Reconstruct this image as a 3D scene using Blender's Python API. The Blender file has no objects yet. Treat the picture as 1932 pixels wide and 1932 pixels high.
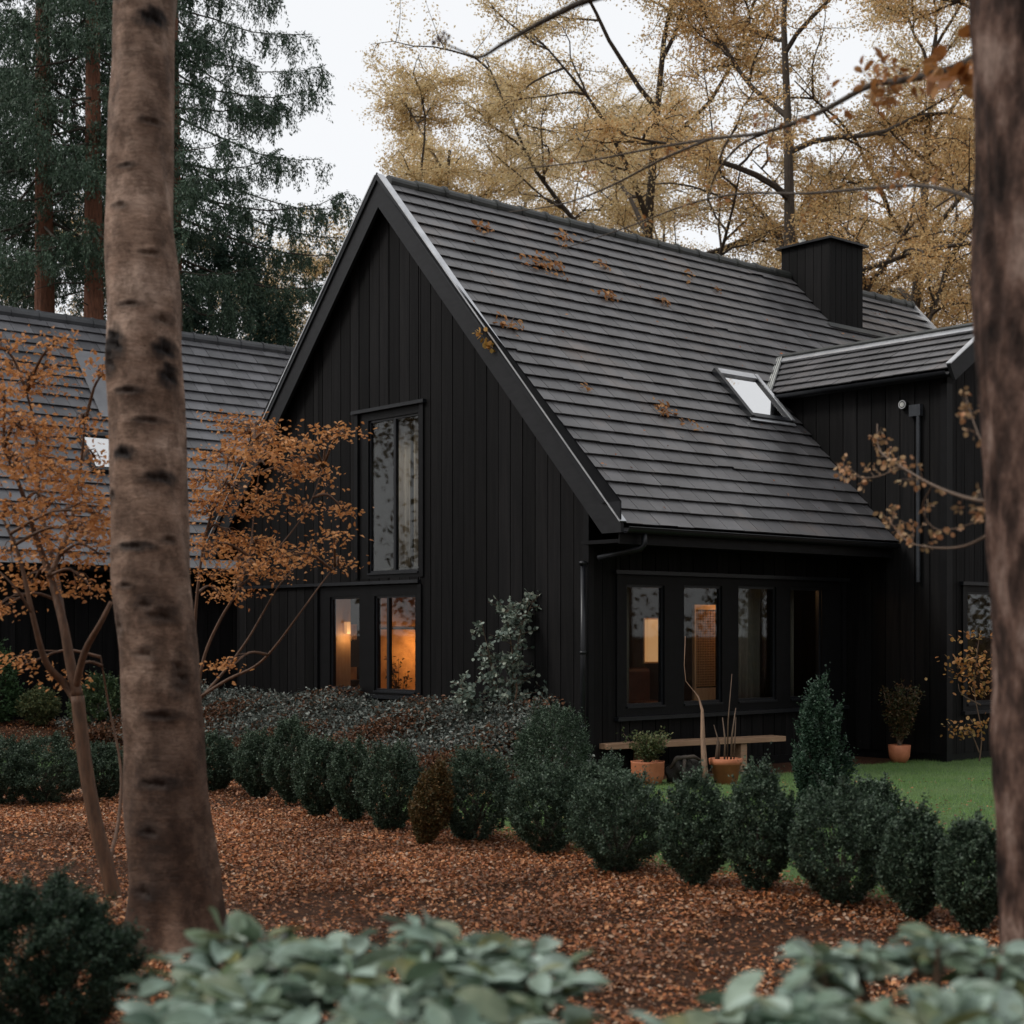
import bpy, math, random
import numpy as np
from mathutils import Vector, Matrix
D2R = math.radians
scene = bpy.context.scene
col = scene.collection

# ------------------------------------------------------------------ camera, sky, sun
F, HY, CX = 2925.4, 1190.3, 966.0          # the photograph's perspective: focal length and horizon on a 1932 grid
EYE = 1.6
cam_data = bpy.data.cameras.new("camera")
cam = bpy.data.objects.new("camera", cam_data); col.objects.link(cam)
cam.location = (0, 0, EYE); cam.rotation_euler = (D2R(90), 0, 0)
cam_data.sensor_width = 36; cam_data.lens = 36 * F / 1932
cam_data.shift_y = (HY - CX) / 1932
cam_data.clip_start = 0.05; cam_data.clip_end = 800
cam_data.dof.use_dof = True; cam_data.dof.focus_distance = 16.5; cam_data.dof.aperture_fstop = 2.8
scene.camera = cam

SUN_EL, SUN_AZ = 52, -70                    # high soft light from the left
world = bpy.data.worlds.new("World"); scene.world = world; world.use_nodes = True
nt = world.node_tree; nt.nodes.clear()
wo = nt.nodes.new("ShaderNodeOutputWorld"); bg = nt.nodes.new("ShaderNodeBackground")
sk = nt.nodes.new("ShaderNodeTexSky"); sk.sky_type = 'NISHITA'; sk.sun_disc = False
sk.sun_elevation = D2R(SUN_EL); sk.sun_rotation = D2R(SUN_AZ); sk.dust_density = 3.0; sk.air_density = 1.0
hs = nt.nodes.new("ShaderNodeHueSaturation"); hs.inputs["Saturation"].default_value = 0.3
mx = nt.nodes.new("ShaderNodeMix"); mx.data_type = 'RGBA'; mx.inputs[0].default_value = 0.8
mx.inputs[7].default_value = (7.25, 7.35, 7.5, 1)   # even cloud cover over the sky
nt.links.new(sk.outputs[0], hs.inputs["Color"]); nt.links.new(hs.outputs[0], mx.inputs[6])
nt.links.new(mx.outputs[2], bg.inputs[0]); bg.inputs[1].default_value = 0.125
nt.links.new(bg.outputs[0], wo.inputs[0])

sun_data = bpy.data.lights.new("sun", 'SUN'); sun_data.energy = 1.5; sun_data.angle = D2R(16); sun_data.color = (1, .96, .9)
sun = bpy.data.objects.new("sun", sun_data); col.objects.link(sun)
az = D2R(SUN_AZ)
sdir = Vector((math.sin(az) * math.cos(D2R(SUN_EL)), math.cos(az) * math.cos(D2R(SUN_EL)), math.sin(D2R(SUN_EL))))
sdir = Vector((-0.72, -0.16, 0.68)).normalized()
sk.sun_rotation = math.atan2(sdir.x, sdir.y); sk.sun_elevation = math.asin(sdir.z)
sun.rotation_euler = sdir.to_track_quat('Z', 'Y').to_euler()
vs = scene.view_settings
vs.view_transform = 'Standard'; vs.look = 'None'; vs.gamma = 1; vs.exposure = 0.22
scene.cycles.max_bounces = 7; scene.cycles.diffuse_bounces = 3; scene.cycles.transparent_max_bounces = 12
scene.cycles.transmission_bounces = 5; scene.cycles.glossy_bounces = 3

# ------------------------------------------------------------------ helpers
def P(u, v, D):                             # a direction of view and a distance give a point in the world
    return Vector(((u - CX) / F * D, D, EYE - (v - HY) / F * D))
def depth(v): return EYE * F / (v - HY)
TH = D2R(41.388); HX, HYW = 0.824, 16.668   # the house's near corner and heading
CT, ST = math.cos(TH), math.sin(TH)
def h2w(x, y, z=0): return Vector((HX + x * CT - y * ST, HYW + x * ST + y * CT, z))
def w2h(X, Y):
    X = np.asarray(X, float) - HX; Y = np.asarray(Y, float) - HYW
    return X * CT + Y * ST, -X * ST + Y * CT
def sstep(a, b, x):
    t = np.clip((np.asarray(x, float) - a) / (b - a), 0, 1); return t * t * (3 - 2 * t)
def ground_z(X, Y):
    lx, ly = w2h(X, Y)
    return 0.26 * sstep(7.4, 9.6, ly) * (1 - sstep(1, 5, lx)) + 0.02 * np.sin(np.asarray(X) * 1.3) * np.sin(np.asarray(Y) * .9) * (np.asarray(Y) < 12)

def props(o, label=None, cat=None, group=None, kind=None):
    if label: o["label"] = label
    if cat: o["category"] = cat
    if group: o["group"] = group
    if kind: o["kind"] = kind
    return o
def thing(name, label, cat, loc=(0, 0, 0), rz=0, group=None):
    o = bpy.data.objects.new(name, None); col.objects.link(o)
    o.location = loc; o.rotation_euler = (0, 0, rz); o.empty_display_size = .1
    return props(o, label, cat, group)
def mesh_np(name, V, Fc, k, mat=None, parent=None, smooth=False):
    """V (N,3), Fc (M,k) faces of k corners"""
    V = np.ascontiguousarray(V, np.float32); Fc = np.ascontiguousarray(Fc, np.int32)
    me = bpy.data.meshes.new(name)
    me.vertices.add(len(V)); me.vertices.foreach_set("co", V.ravel())
    me.loops.add(Fc.size); me.loops.foreach_set("vertex_index", Fc.ravel())
    me.polygons.add(len(Fc)); me.polygons.foreach_set("loop_start", np.arange(0, Fc.size, k, dtype=np.int32))
    me.polygons.foreach_set("loop_total", np.full(len(Fc), k, np.int32))
    if smooth: me.polygons.foreach_set("use_smooth", np.ones(len(Fc), bool))
    me.update(calc_edges=True)
    return place(name, me, mat, parent)
def place(name, me, mat, parent):
    if mat: me.materials.append(mat)
    o = bpy.data.objects.new(name, me); col.objects.link(o)
    if parent is not None: o.parent = parent
    return o
class MB:
    def __init__(s): s.v = []; s.f = []
    def add(s, vs, fs):
        b = len(s.v); s.v += [tuple(v) for v in vs]; s.f += [tuple(b + i for i in f) for f in fs]; return s
    def hexa(s, p):                          # eight corners: bottom ring, top ring
        return s.add(p, [(3, 2, 1, 0), (4, 5, 6, 7), (0, 1, 5, 4), (1, 2, 6, 5), (2, 3, 7, 6), (3, 0, 4, 7)])
    def box(s, x0, x1, y0, y1, z0, z1):
        return s.hexa([(x0, y0, z0), (x1, y0, z0), (x1, y1, z0), (x0, y1, z0), (x0, y0, z1), (x1, y0, z1), (x1, y1, z1), (x0, y1, z1)])
    def tube(s, pts, rad, n=8, cap=True):
        pts = [Vector(p) for p in pts]; m = len(pts)
        if not hasattr(rad, '__len__'): rad = [rad] * m
        b = len(s.v); prev = None
        for i, p in enumerate(pts):
            t = (pts[min(i + 1, m - 1)] - pts[max(i - 1, 0)])
            t = t.normalized() if t.length > 1e-9 else Vector((0, 0, 1))
            if prev is None:
                a = t.cross(Vector((0, 0, 1)) if abs(t.z) < .9 else Vector((1, 0, 0))).normalized()
            else:
                a = (prev - t * prev.dot(t)); a = a.normalized() if a.length > 1e-6 else t.orthogonal().normalized()
            prev = a; c = t.cross(a)
            for j in range(n):
                an = 2 * math.pi * j / n
                s.v.append(tuple(p + (a * math.cos(an) + c * math.sin(an)) * rad[i]))
        for i in range(m - 1):
            for j in range(n):
                k = (j + 1) % n
                s.f.append((b + i * n + j, b + i * n + k, b + (i + 1) * n + k, b + (i + 1) * n + j))
        if cap:
            s.f.append(tuple(b + j for j in reversed(range(n)))); s.f.append(tuple(b + (m - 1) * n + j for j in range(n)))
        return s
    def lathe(s, prof, n=28, c=(0, 0, 0), wob=0, rnd=None):
        b = len(s.v)
        for r, z in prof:
            for j in range(n):
                an = 2 * math.pi * j / n
                s.v.append((c[0] + r * math.cos(an), c[1] + r * math.sin(an), c[2] + z))
        for i in range(len(prof) - 1):
            for j in range(n):
                k = (j + 1) % n
                s.f.append((b + i * n + j, b + i * n + k, b + (i + 1) * n + k, b + (i + 1) * n + j))
        s.f.append(tuple(b + j for j in reversed(range(n)))); s.f.append(tuple(b + (len(prof) - 1) * n + j for j in range(n)))
        return s
    def build(s, name, mat, parent=None, smooth=False, bevel=0):
        me = bpy.data.meshes.new(name); me.from_pydata(s.v, [], s.f)
        if smooth: me.polygons.foreach_set("use_smooth", np.ones(len(me.polygons), bool))
        me.update(); o = place(name, me, mat, parent)
        if bevel:
            m = o.modifiers.new("bevel", 'BEVEL'); m.width = bevel; m.segments = 2; m.limit_method = 'ANGLE'
        return o

# ------------------------------------------------------------------ materials
def new_mat(name):
    m = bpy.data.materials.new(name); m.use_nodes = True; n = m.node_tree
    n.nodes.clear(); out = n.nodes.new("ShaderNodeOutputMaterial"); b = n.nodes.new("ShaderNodeBsdfPrincipled")
    n.links.new(b.outputs[0], out.inputs[0]); return m, n, b, out
def ramp(n, stops):
    r = n.nodes.new("ShaderNodeValToRGB"); e = r.color_ramp.elements
    while len(e) < len(stops): e.new(0.5)
    for i, (p, c) in enumerate(stops): e[i].position = p; e[i].color = (*c, 1)
    return r
def noise(n, scale, detail=4, rough=.55, stretch=None, coord="Object"):
    tc = n.nodes.new("ShaderNodeTexCoord"); mp = n.nodes.new("ShaderNodeMapping"); t = n.nodes.new("ShaderNodeTexNoise")
    n.links.new(tc.outputs[coord], mp.inputs[0]); n.links.new(mp.outputs[0], t.inputs["Vector"])
    if stretch: mp.inputs["Scale"].default_value = stretch
    t.inputs["Scale"].default_value = scale; t.inputs["Detail"].default_value = detail; t.inputs["Roughness"].default_value = rough
    return t
def mixc(n, a, b, fac, mode='MIX'):
    m = n.nodes.new("ShaderNodeMix"); m.data_type = 'RGBA'; m.blend_type = mode
    for sock, val in ((m.inputs[0], fac), (m.inputs[6], a), (m.inputs[7], b)):
        if hasattr(val, 'is_linked') or hasattr(val, 'links'): n.links.new(val, sock)
        elif isinstance(val, (int, float)): sock.default_value = val
        else: sock.default_value = (*val, 1)
    return m.outputs[2]
def bump(n, b, h, dist, strength=1):
    k = n.nodes.new("ShaderNodeBump"); k.inputs["Distance"].default_value = dist; k.inputs["Strength"].default_value = strength
    n.links.new(h, k.inputs["Height"]); n.links.new(k.outputs[0], b.inputs["Normal"])
def surf(name, c1, c2, rough=.6, scale=4, stretch=None, bdist=0, island=0, metal=0, spec=.5, detail=5, c3=None):
    m, n, b, o = new_mat(name)
    t = noise(n, scale, detail, .6, stretch)
    r = ramp(n, [(.3, c1), (.7, c2)] if c3 is None else [(.3, c1), (.55, c2), (.72, c3)])
    n.links.new(t.outputs[0], r.inputs[0]); c = r.outputs[0]
    if island:
        g = n.nodes.new("ShaderNodeNewGeometry"); mr = n.nodes.new("ShaderNodeMapRange")
        n.links.new(g.outputs["Random Per Island"], mr.inputs[0]); mr.inputs[3].default_value = 1 - island; mr.inputs[4].default_value = 1 + island
        vm = n.nodes.new("ShaderNodeVectorMath"); vm.operation = 'SCALE'
        n.links.new(c, vm.inputs[0]); n.links.new(mr.outputs[0], vm.inputs["Scale"]); c = vm.outputs[0]
    n.links.new(c, b.inputs["Base Color"]); b.inputs["Roughness"].default_value = rough
    b.inputs["Metallic"].default_value = metal; b.inputs["Specular IOR Level"].default_value = spec
    if bdist: bump(n, b, t.outputs[0], bdist)
    return m
def leafmat(name, cols, trans=.35, rough=.55, spec=.3, patch=None):
    m, n, b, o = new_mat(name)
    g = n.nodes.new("ShaderNodeNewGeometry")
    k = len(cols); r = ramp(n, [(i / max(1, k - 1), c) for i, c in enumerate(cols)])
    n.links.new(g.outputs["Random Per Island"], r.inputs[0]); c = r.outputs[0]
    if patch:
        t = noise(n, patch[0], 2); rr = ramp(n, [(.42, (0, 0, 0)), (.6, (1, 1, 1))]); n.links.new(t.outputs[0], rr.inputs[0])
        c = mixc(n, c, mixc(n, c, patch[1], patch[2]), rr.outputs[0])
    n.links.new(c, b.inputs["Base Color"]); b.inputs["Roughness"].default_value = rough; b.inputs["Specular IOR Level"].default_value = spec
    if trans:
        tr = n.nodes.new("ShaderNodeBsdfTranslucent"); n.links.new(c, tr.inputs[0])
        mi = n.nodes.new("ShaderNodeMixShader"); mi.inputs[0].default_value = trans
        n.links.new(b.outputs[0], mi.inputs[1]); n.links.new(tr.outputs[0], mi.inputs[2]); n.links.new(mi.outputs[0], o.inputs[0])
    return m
def emis(name, c, s):
    m, n, b, o = new_mat(name); b.inputs["Emission Color"].default_value = (*c, 1); b.inputs["Emission Strength"].default_value = s
    b.inputs["Base Color"].default_value = (.6, .5, .4, 1); return m

BOARD = surf("charred_boards", (.0038, .0038, .0042), (.0095, .0088, .009), .62, 3, (7, 7, .45), .005, .5, spec=.1)
BLACKMETAL = surf("black_metal", (.008, .009, .011), (.014, .015, .018), .32, 6, bdist=.0005, spec=.3)
FRAME = surf("black_frame", (.004, .004, .0045), (.007, .007, .008), .45, 8, spec=.15)
BARGE = surf("painted_bargeboard", (.013, .0135, .015), (.02, .0205, .023), .5, 3, (2, 2, 6), .001, spec=.2)
SLATE = surf("slate_tiles", (.058, .056, .058), (.10, .098, .102),   .42, 1.3, None, .003, .22, detail=9, c3=(.13, .112, .104))
RIDGE = surf("ridge_tile", (.016, .017, .018), (.04, .043, .038), .5, 5, None, .004, .15)
ZINC = surf("zinc_flashing", (.42, .43, .45), (.62, .63, .65), .3, 5, metal=.6)
LEAD = surf("lead_flashing", (.28, .29, .28), (.55, .55, .52), .5, 14, (1, 1, .4), .01)
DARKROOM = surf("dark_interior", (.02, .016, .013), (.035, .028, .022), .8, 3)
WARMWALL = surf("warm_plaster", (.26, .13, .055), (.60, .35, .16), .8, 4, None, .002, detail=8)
PALEWOOD = surf("pale_wood", (.42, .27, .16), (.55, .37, .23), .5, 4, (6, 6, .6))
BENCHWOOD = surf("oak_plank", (.26, .15, .09), (.40, .25, .155), .55, 3, (1.2, 9, 12), .001)
TERRA = surf("terracotta", (.36, .115, .05), (.5, .18, .085), .7, 9, None, .002)
SOIL = surf("potting_soil", (.02, .014, .01), (.04, .028, .02), .95, 30, None, .01)
STEM = surf("brown_stems", (.07, .042, .026), (.15, .095, .06), .7, 20, (3, 3, .8), .002)
MAPLEBARK = surf("maple_bark", (.05, .024, .012), (.13, .062, .031), .7, 14, (3, 3, .7), .006)
DARKBARK = surf("dark_bark", (.03, .023, .017), (.075, .055, .04), .85, 9, (4, 4, .8), .02)
REDBARK = surf("red_bark", (.10, .038, .02), (.24, .095, .05), .85, 6, (4, 4, 1), .03)
CURTAIN = surf("linen_curtain", (.30, .23, .17), (.42, .33, .25), .9, 30, (3, 3, .3))
DARKCURTAIN = surf("grey_curtain", (.10, .09, .075), (.16, .14, .115), .9, 30, (3, 3, .3))
RATTAN = surf("rattan", (.30, .15, .06), (.5, .28, .12), .6, 30)
GLOW = emis("lamp_glow", (1, .42, .12), .55)
GLOWSOFT = emis("lit_shade", (1, .50, .19), .55)
def glass(name, refl=.14):
    m, n, b, o = new_mat(name); n.nodes.remove(b)
    tr = n.nodes.new("ShaderNodeBsdfTransparent"); tr.inputs[0].default_value = (.86, .88, .87, 1)
    gl = n.nodes.new("ShaderNodeBsdfGlossy"); gl.inputs["Roughness"].default_value = .02
    lw = n.nodes.new("ShaderNodeLayerWeight"); lw.inputs[0].default_value = .5
    pw = n.nodes.new("ShaderNodeMath"); pw.operation = 'POWER'; pw.inputs[1].default_value = 4; n.links.new(lw.outputs["Facing"], pw.inputs[0])
    ad = n.nodes.new("ShaderNodeMath"); ad.operation = 'MULTIPLY_ADD'; ad.inputs[1].default_value = .8; ad.inputs[2].default_value = refl; ad.use_clamp = True
    n.links.new(pw.outputs[0], ad.inputs[0])
    mi = n.nodes.new("ShaderNodeMixShader"); n.links.new(ad.outputs[0], mi.inputs[0])
    n.links.new(tr.outputs[0], mi.inputs[1]); n.links.new(gl.outputs[0], mi.inputs[2]); n.links.new(mi.outputs[0], o.inputs[0])
    return m
GLASS = glass("window_glass", .03)
SKYGLASS = glass("skylight_glass", .8)

# ------------------------------------------------------------------ leaf clouds
LEAF4 = (np.array([(0, 0, 0), (.45, .28, .07), (1, 0, 0), (.5, -.28, .07)], float), np.array([(0, 1, 2, 3)]))
LEAF6 = (np.array([(0, 0, 0), (.3, .27, .09), (.72, .22, .05), (1, 0, -.1), (.72, -.22, .05), (.3, -.27, .09), (.5, 0, -.02)], float),
         np.array([(0, 6, 2, 1), (0, 5, 4, 6), (6, 3, 2, 2), (6, 4, 3, 3)])[:2])
LEAF6 = (np.array([(0, 0, 0), (.35, .28, .10), (.75, .2, .04), (1, 0, -.12), (.75, -.2, .04), (.35, -.28, .10)], float),
         np.array([(0, 3, 2, 1), (0, 5, 4, 3)]))
ROUND = (np.array([(0, 0, 0), (.3, .38, .06), (.75, .36, .05), (1, 0, -.03), (.75, -.36, .05), (.3, -.38, .06)], float),
         np.array([(0, 3, 2, 1), (0, 5, 4, 3)]))
NEEDLE = (np.array([(0, .0, 0), (.5, .07, 0), (1, 0, 0), (.5, -.07, 0)], float), np.array([(0, 1, 2, 3)]))
BLADE = (np.array([(0, .05, 0), (.55, .04, 0), (1, 0, .1), (.55, -.04, 0), (0, -.05, 0)], float), np.array([(0, 1, 3, 4)]))
BLADE = (np.array([(0, .06, 0), (1, 0, .15), (1.0, .005, .15), (0, -.06, 0)], float), np.array([(0, 1, 2, 3)]))
def bigleaf_template():
    V = []; nx, ny = 7, 4
    for i in range(nx + 1):
        t = i / nx; w = .25 * (math.sin(math.pi * min(1, t * .93 + .05)) ** .7) if 0 < i < nx else (.015 if i == 0 else .004)
        for j in range(ny + 1):
            s = (j / ny - .5) * 2
            V.append((t, s * w, .075 * abs(s) ** .8 * (w / .215) - .16 * t * t + .012 * math.sin(t * 9 + s * 2)))
    Fc = []
    for i in range(nx):
        for j in range(ny):
            a = i * (ny + 1) + j; Fc.append((a, a + ny + 1, a + ny + 2, a + 1))
    return np.array(V), np.array(Fc)
BIGLEAF = bigleaf_template()
def frames(dirs, ups, rng, jitter=0):
    """(N,3,3) with columns along, across, normal"""
    d = dirs / (np.linalg.norm(dirs, axis=1, keepdims=True) + 1e-9)
    u = ups + rng.normal(0, jitter, ups.shape) if jitter else ups
    y = np.cross(u, d); y /= (np.linalg.norm(y, axis=1, keepdims=True) + 1e-9)
    z = np.cross(d, y)
    return np.stack([d, y, z], axis=2)
def leaves(name, C, dirs, ups, size, tmpl, mat, parent=None, rng=None, jitter=.4, smooth=False):
    T, Fc = tmpl; N = len(C); size = np.broadcast_to(np.asarray(size, float), (N,))
    R = frames(dirs, ups, rng, jitter)
    V = np.einsum('nij,kj->nki', R, T) * size[:, None, None] + np.asarray(C)[:, None, :]
    fc = (np.arange(N)[:, None, None] * len(T) + Fc[None]).reshape(-1, Fc.shape[1])
    return mesh_np(name, V.reshape(-1, 3), fc, Fc.shape[1], mat, parent, smooth)
def rnd_dirs(rng, N, flat=1.0, bias=(0, 0, 0)):
    d = rng.normal(0, 1, (N, 3)); d[:, 2] *= flat; return d / (np.linalg.norm(d, axis=1, keepdims=True) + 1e-9) + np.array(bias)
UP = lambda N: np.tile((0., 0., 1.), (N, 1))

# ================================================================== GROUND
def mat_ground():
    m, n, b, o = new_mat("leaf_littered_soil")
    t = noise(n, 26, 8, .65); r = ramp(n, [(.3, (.012, .007, .005)), (.5, (.05, .024, .014)), (.62, (.11, .045, .02)), (.75, (.2, .09, .04))])
    n.links.new(t.outputs[0], r.inputs[0]); n.links.new(r.outputs[0], b.inputs["Base Color"]); b.inputs["Roughness"].default_value = .95
    b.inputs["Specular IOR Level"].default_value = .15; bump(n, b, t.outputs[0], .03); return m
def grid_mesh(name, xs, ys, zf, mat):
    X, Y = np.meshgrid(xs, ys); Z = zf(X, Y); V = np.stack([X, Y, Z], -1).reshape(-1, 3)
    nx = len(xs); i = np.arange(len(ys) - 1)[:, None] * nx + np.arange(nx - 1)[None]
    Fc = np.stack([i, i + 1, i + nx + 1, i + nx], -1).reshape(-1, 4)
    return mesh_np(name, V, Fc, 4, mat, None, True)
xs = np.concatenate([[-400, -200, -90, -50], np.arange(-26, 26.01, .35), [50, 90, 200, 400]])
ys = np.concatenate([[-400, -150, -60, -25, -12, -6, -2], np.arange(0, 40.01, .35), [60, 100, 200, 500]])
props(grid_mesh("ground", xs, ys, ground_z, mat_ground()), kind="structure")

LAWN_PX = [(700, 1482), (950, 1478), (1100, 1482), (1280, 1470), (1500, 1459), (1640, 1443), (1790, 1431), (2100, 1420),
           (2150, 1700), (1900, 1722), (1730, 1712), (1590, 1690), (1430, 1668), (1310, 1655), (1165, 1628), (1030, 1598), (890, 1574), (760, 1545)]
LAWN2_PX = [(-200, 1419), (240, 1419), (300, 1440), (240, 1466), (-220, 1466)]
def gpt(u, v):
    D = depth(v); return ((u - CX) / F * D, D)
lawns = [[gpt(*q) for q in LAWN_PX], [gpt(*q) for q in LAWN2_PX]]
def inside(X, Y, poly):
    c = np.zeros(X.shape, bool); n_ = len(poly)
    for i in range(n_):
        x1, y1 = poly[i]; x2, y2 = poly[(i + 1) % n_]
        k = ((y1 > Y) != (y2 > Y)) & (X < (x2 - x1) * (Y - y1) / ((y2 - y1) + 1e-12) + x1); c ^= k
    return c
GRASSBASE = surf("lawn_turf", (.035, .075, .02), (.06, .12, .035), .9, 9, None, .01)
rng = np.random.default_rng(5)
def lawn_sheet():
    V = []; Fc = []
    for poly in lawns:
        mnx, mny = np.min(poly, 0); mxx, mxy = np.max(poly, 0); st = .08
        gx = np.arange(mnx, mxx, st); gy = np.arange(mny, mxy, st); X, Y = np.meshgrid(gx, gy)
        ins = inside(X + st / 2 + .05 * np.sin(Y * 7) , Y + st / 2 + .05 * np.sin(X * 9), poly); idx = np.argwhere(ins)
        for j, i in idx:
            b = len(V)
            for a, c in ((0, 0), (1, 0), (1, 1), (0, 1)):
                x, y = gx[i] + a * st, gy[j] + c * st; V.append((x, y, float(ground_z(x, y)) + .006))
            Fc.append((b, b + 1, b + 2, b + 3))
    return mesh_np("lawn", np.array(V), np.array(Fc), 4, GRASSBASE)
props(lawn_sheet(), kind="structure")
GRASS = leafmat("grass_blades", [(.11, .21, .055), (.18, .31, .09), (.28, .42, .15)], .4, .5, .3, patch=(1.2, (.28, .36, .16), .5))
def grass():
    PX = []
    for poly, N in zip(lawns, (210000, 16000)):
        mn = np.min(poly, 0); mxx = np.max(poly, 0); X = rng.uniform(mn[0], mxx[0], N * 2); Y = rng.uniform(mn[1], mxx[1], N * 2)
        k = inside(X + .05 * np.sin(Y * 7), Y + .05 * np.sin(X * 9), poly) & (np.abs(X) < .38 * Y); PX.append(np.stack([X[k], Y[k]], 1)[:N])
    q = np.concatenate(PX); N = len(q); C = np.column_stack([q, ground_z(q[:, 0], q[:, 1])])
    d = rng.normal(0, .42, (N, 3)); d[:, 2] = 1
    o = leaves("grass", C, d, rnd_dirs(rng, N), rng.uniform(.02, .045, N), BLADE, GRASS, None, rng, 0)
    props(o, "short bright green lawn grass between the boxwood row and the house", "grass", kind="stuff")
grass()

HEDGE_U = [-300, 0, 450, 540, 600, 665, 740, 890, 1030, 1165, 1310, 1430, 1590, 1730, 1840, 2200]
HEDGE_V = [1530, 1525, 1490, 1515, 1540, 1548, 1565, 1588, 1608, 1645, 1675, 1688, 1710, 1738, 1758, 1800]
LITTER = leafmat("fallen_leaves", [(.07, .028, .015), (.26, .085, .032), (.58, .22, .075), (.32, .105, .045), (.72, .36, .17), (.10, .04, .02), (.52, .20, .075), (.58, .42, .30), (.14, .06, .035), (.45, .15, .05)], .12, .6, .3, patch=(1.1, (.07, .03, .018), .5))
def litter():
    N = 440000
    Y = np.sqrt(rng.uniform(4.6 ** 2, 16.5 ** 2, N)); X = rng.uniform(-.36, .36, N) * Y
    v = HY + EYE * F / Y; u = CX + F * X / Y
    front = v > np.interp(u, HEDGE_U, HEDGE_V) - 26 + rng.normal(0, 9, N)
    keep = front | (rng.random(N) < .022)
    n1 = np.sin(X * 2.1 + 1) * np.sin(Y * 1.7) + np.sin(X * .9 + Y * 1.3)
    keep &= rng.random(N) < np.clip(.62 + .35 * n1 + .3 * np.sin(X * 5.3 + Y * 3.1) * np.sin(Y * 6.1 - X), .12, 1)
    lx, ly = w2h(X, Y); keep &= ~((lx > -.1) & (ly > -.1))
    X, Y = X[keep], Y[keep]
    # strip in front of the annex, and the foot of the planting bed
    M = 9000; U2 = rng.uniform(-60, 420, M); V2 = rng.uniform(1366, 1393, M); Yb = depth(V2) * .86; Xb = (U2 - CX) / F * Yb
    M2 = 12000; a = rng.uniform(-2.7, -1.6, M2); bb = rng.uniform(-.6, 8, M2); w = [h2w(i, j) for i, j in zip(a, bb)]
    X = np.concatenate([X, Xb, [q.x for q in w]]); Y = np.concatenate([Y, Yb, [q.y for q in w]])
    N = len(X); C = np.column_stack([X, Y, ground_z(X, Y) + rng.uniform(.004, .04, N)])
    d = rnd_dirs(rng, N, .35); up = rng.normal(0, .42, (N, 3)); up[:, 2] = 1
    o = leaves("leaf_litter", C, d, up, rng.uniform(.012, .036, N) * (1 + .5 * (rng.random(N) < .06)), LEAF6, LITTER, None, rng, 0)
    props(o, "rust and orange fallen leaves carpeting the ground in front of the boxwood row", "fallen leaves", kind="stuff")
litter()

# ================================================================== THE HOUSE
W_, ZE, ZA, OV, DV, L_ = 7.113, 2.709, 7.183, .603, .148, 11.07
S_ = (ZA - ZE) / (W_ / 2 + OV); NRM = math.hypot(1, S_)
house = thing("black_house", "black timber clad house with a steep slate gable roof and lit ground floor windows", "house", (HX, HYW, 0), TH)
def topz(y, under=.16):                      # underside of the roof above wall position y
    return (ZE + S_ * (min(y, W_ - y) + OV)) - under
def clad(mb, y0, y1, z0, openings, top, bw, gap, place_fn, t0, t1, extra=(), rnd=None, jit=0):
    """vertical boards between y0 and y1 above z0, cut round rectangular openings (a0,a1,b0,b1); place_fn(y,z,t)->xyz"""
    br = sorted(set([y0, y1] + [a for o in openings for a in o[:2]] + list(extra)))
    edges = list(np.arange(y0, y1, bw)) if bw else []
    allb = sorted(set(br + edges)); allb = [allb[0]] + [b for a, b in zip(allb, allb[1:]) if b - a > .03 or b in br]
    for a, b in zip(allb, allb[1:]):
        if b > y1 + 1e-6 or a < y0 - 1e-6: continue
        m = (a + b) / 2; segs = [(z0, None)]
        for o in sorted([o for o in openings if o[0] - 1e-6 <= m <= o[1] + 1e-6], key=lambda o: o[2]):
            s0, s1 = segs.pop(); segs += [(s0, o[2]), (o[3], s1)]
        j = rnd.uniform(-jit, jit) if rnd else 0
        ga = gap / 2 if bw else 0
        for s0, s1 in segs:
            ta = s1 if s1 is not None else top(a + ga); tb = s1 if s1 is not None else top(b - ga)
            if max(ta, tb) - s0 < .02: continue
            ta = max(ta, s0 + .001); tb = max(tb, s0 + .001)
            q = lambda y, z, t: place_fn(y, z, t)
            A, B = a + ga, b - ga
            mb.hexa([q(A, s0, t0 + j), q(B, s0, t0 + j), q(B, s0, t1), q(A, s0, t1), q(A, ta, t0 + j), q(B, tb, t0 + j), q(B, tb, t1), q(A, ta, t1)])
rnd = random.Random(3)
UPW = (2.90, 4.18, 2.26, 4.36)               # y0,y1,z0,z1 of the openings in the gable
LOW = (2.94, 5.08, .80, 2.17)
SIDE = (.46, 4.42, .66, 2.22)
gable_place = lambda y, z, t: (t, y, z)
mb = MB(); clad(mb, 0, W_, .1, [UPW, LOW], lambda y: topz(y, .02), .208, .012, gable_place, -.022, .0, (W_ / 2,), rnd, .0025)
mb.build("gable_wall", BOARD, house)
mb = MB(); clad(mb, 0, W_, .0, [UPW, LOW], lambda y: topz(y, .03), 0, 0, gable_place, .001, .16, (W_ / 2,))
mb.build("gable_wall_core", FRAME, house)
side_place = lambda x, z, t: (x, t, z)
mb = MB(); clad(mb, -.02, 4.75, .1, [SIDE], lambda x: 3.15, .208, .012, side_place, -.022, 0, (), rnd, .0025)
mb.build("side_wall", BOARD, house)
mb = MB(); clad(mb, .17, 4.78, 0, [SIDE], lambda x: 3.2, 0, 0, side_place, .001, .16)
mb.build("side_wall_core", FRAME, house)
MB().box(-.028, .0, -.028, W_, 0, .1).box(0, 4.74, -.028, 0, 0, .1).box(-.03, .05, -.03, .05, .1, 3.0).build("plinth", FRAME, house)
MB().box(.1, L_, W_ - .16, W_, 0, 3.1).box(L_ - .16, L_, 0, W_, 0, 3.2).build("rear_wall", BOARD, house)

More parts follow.
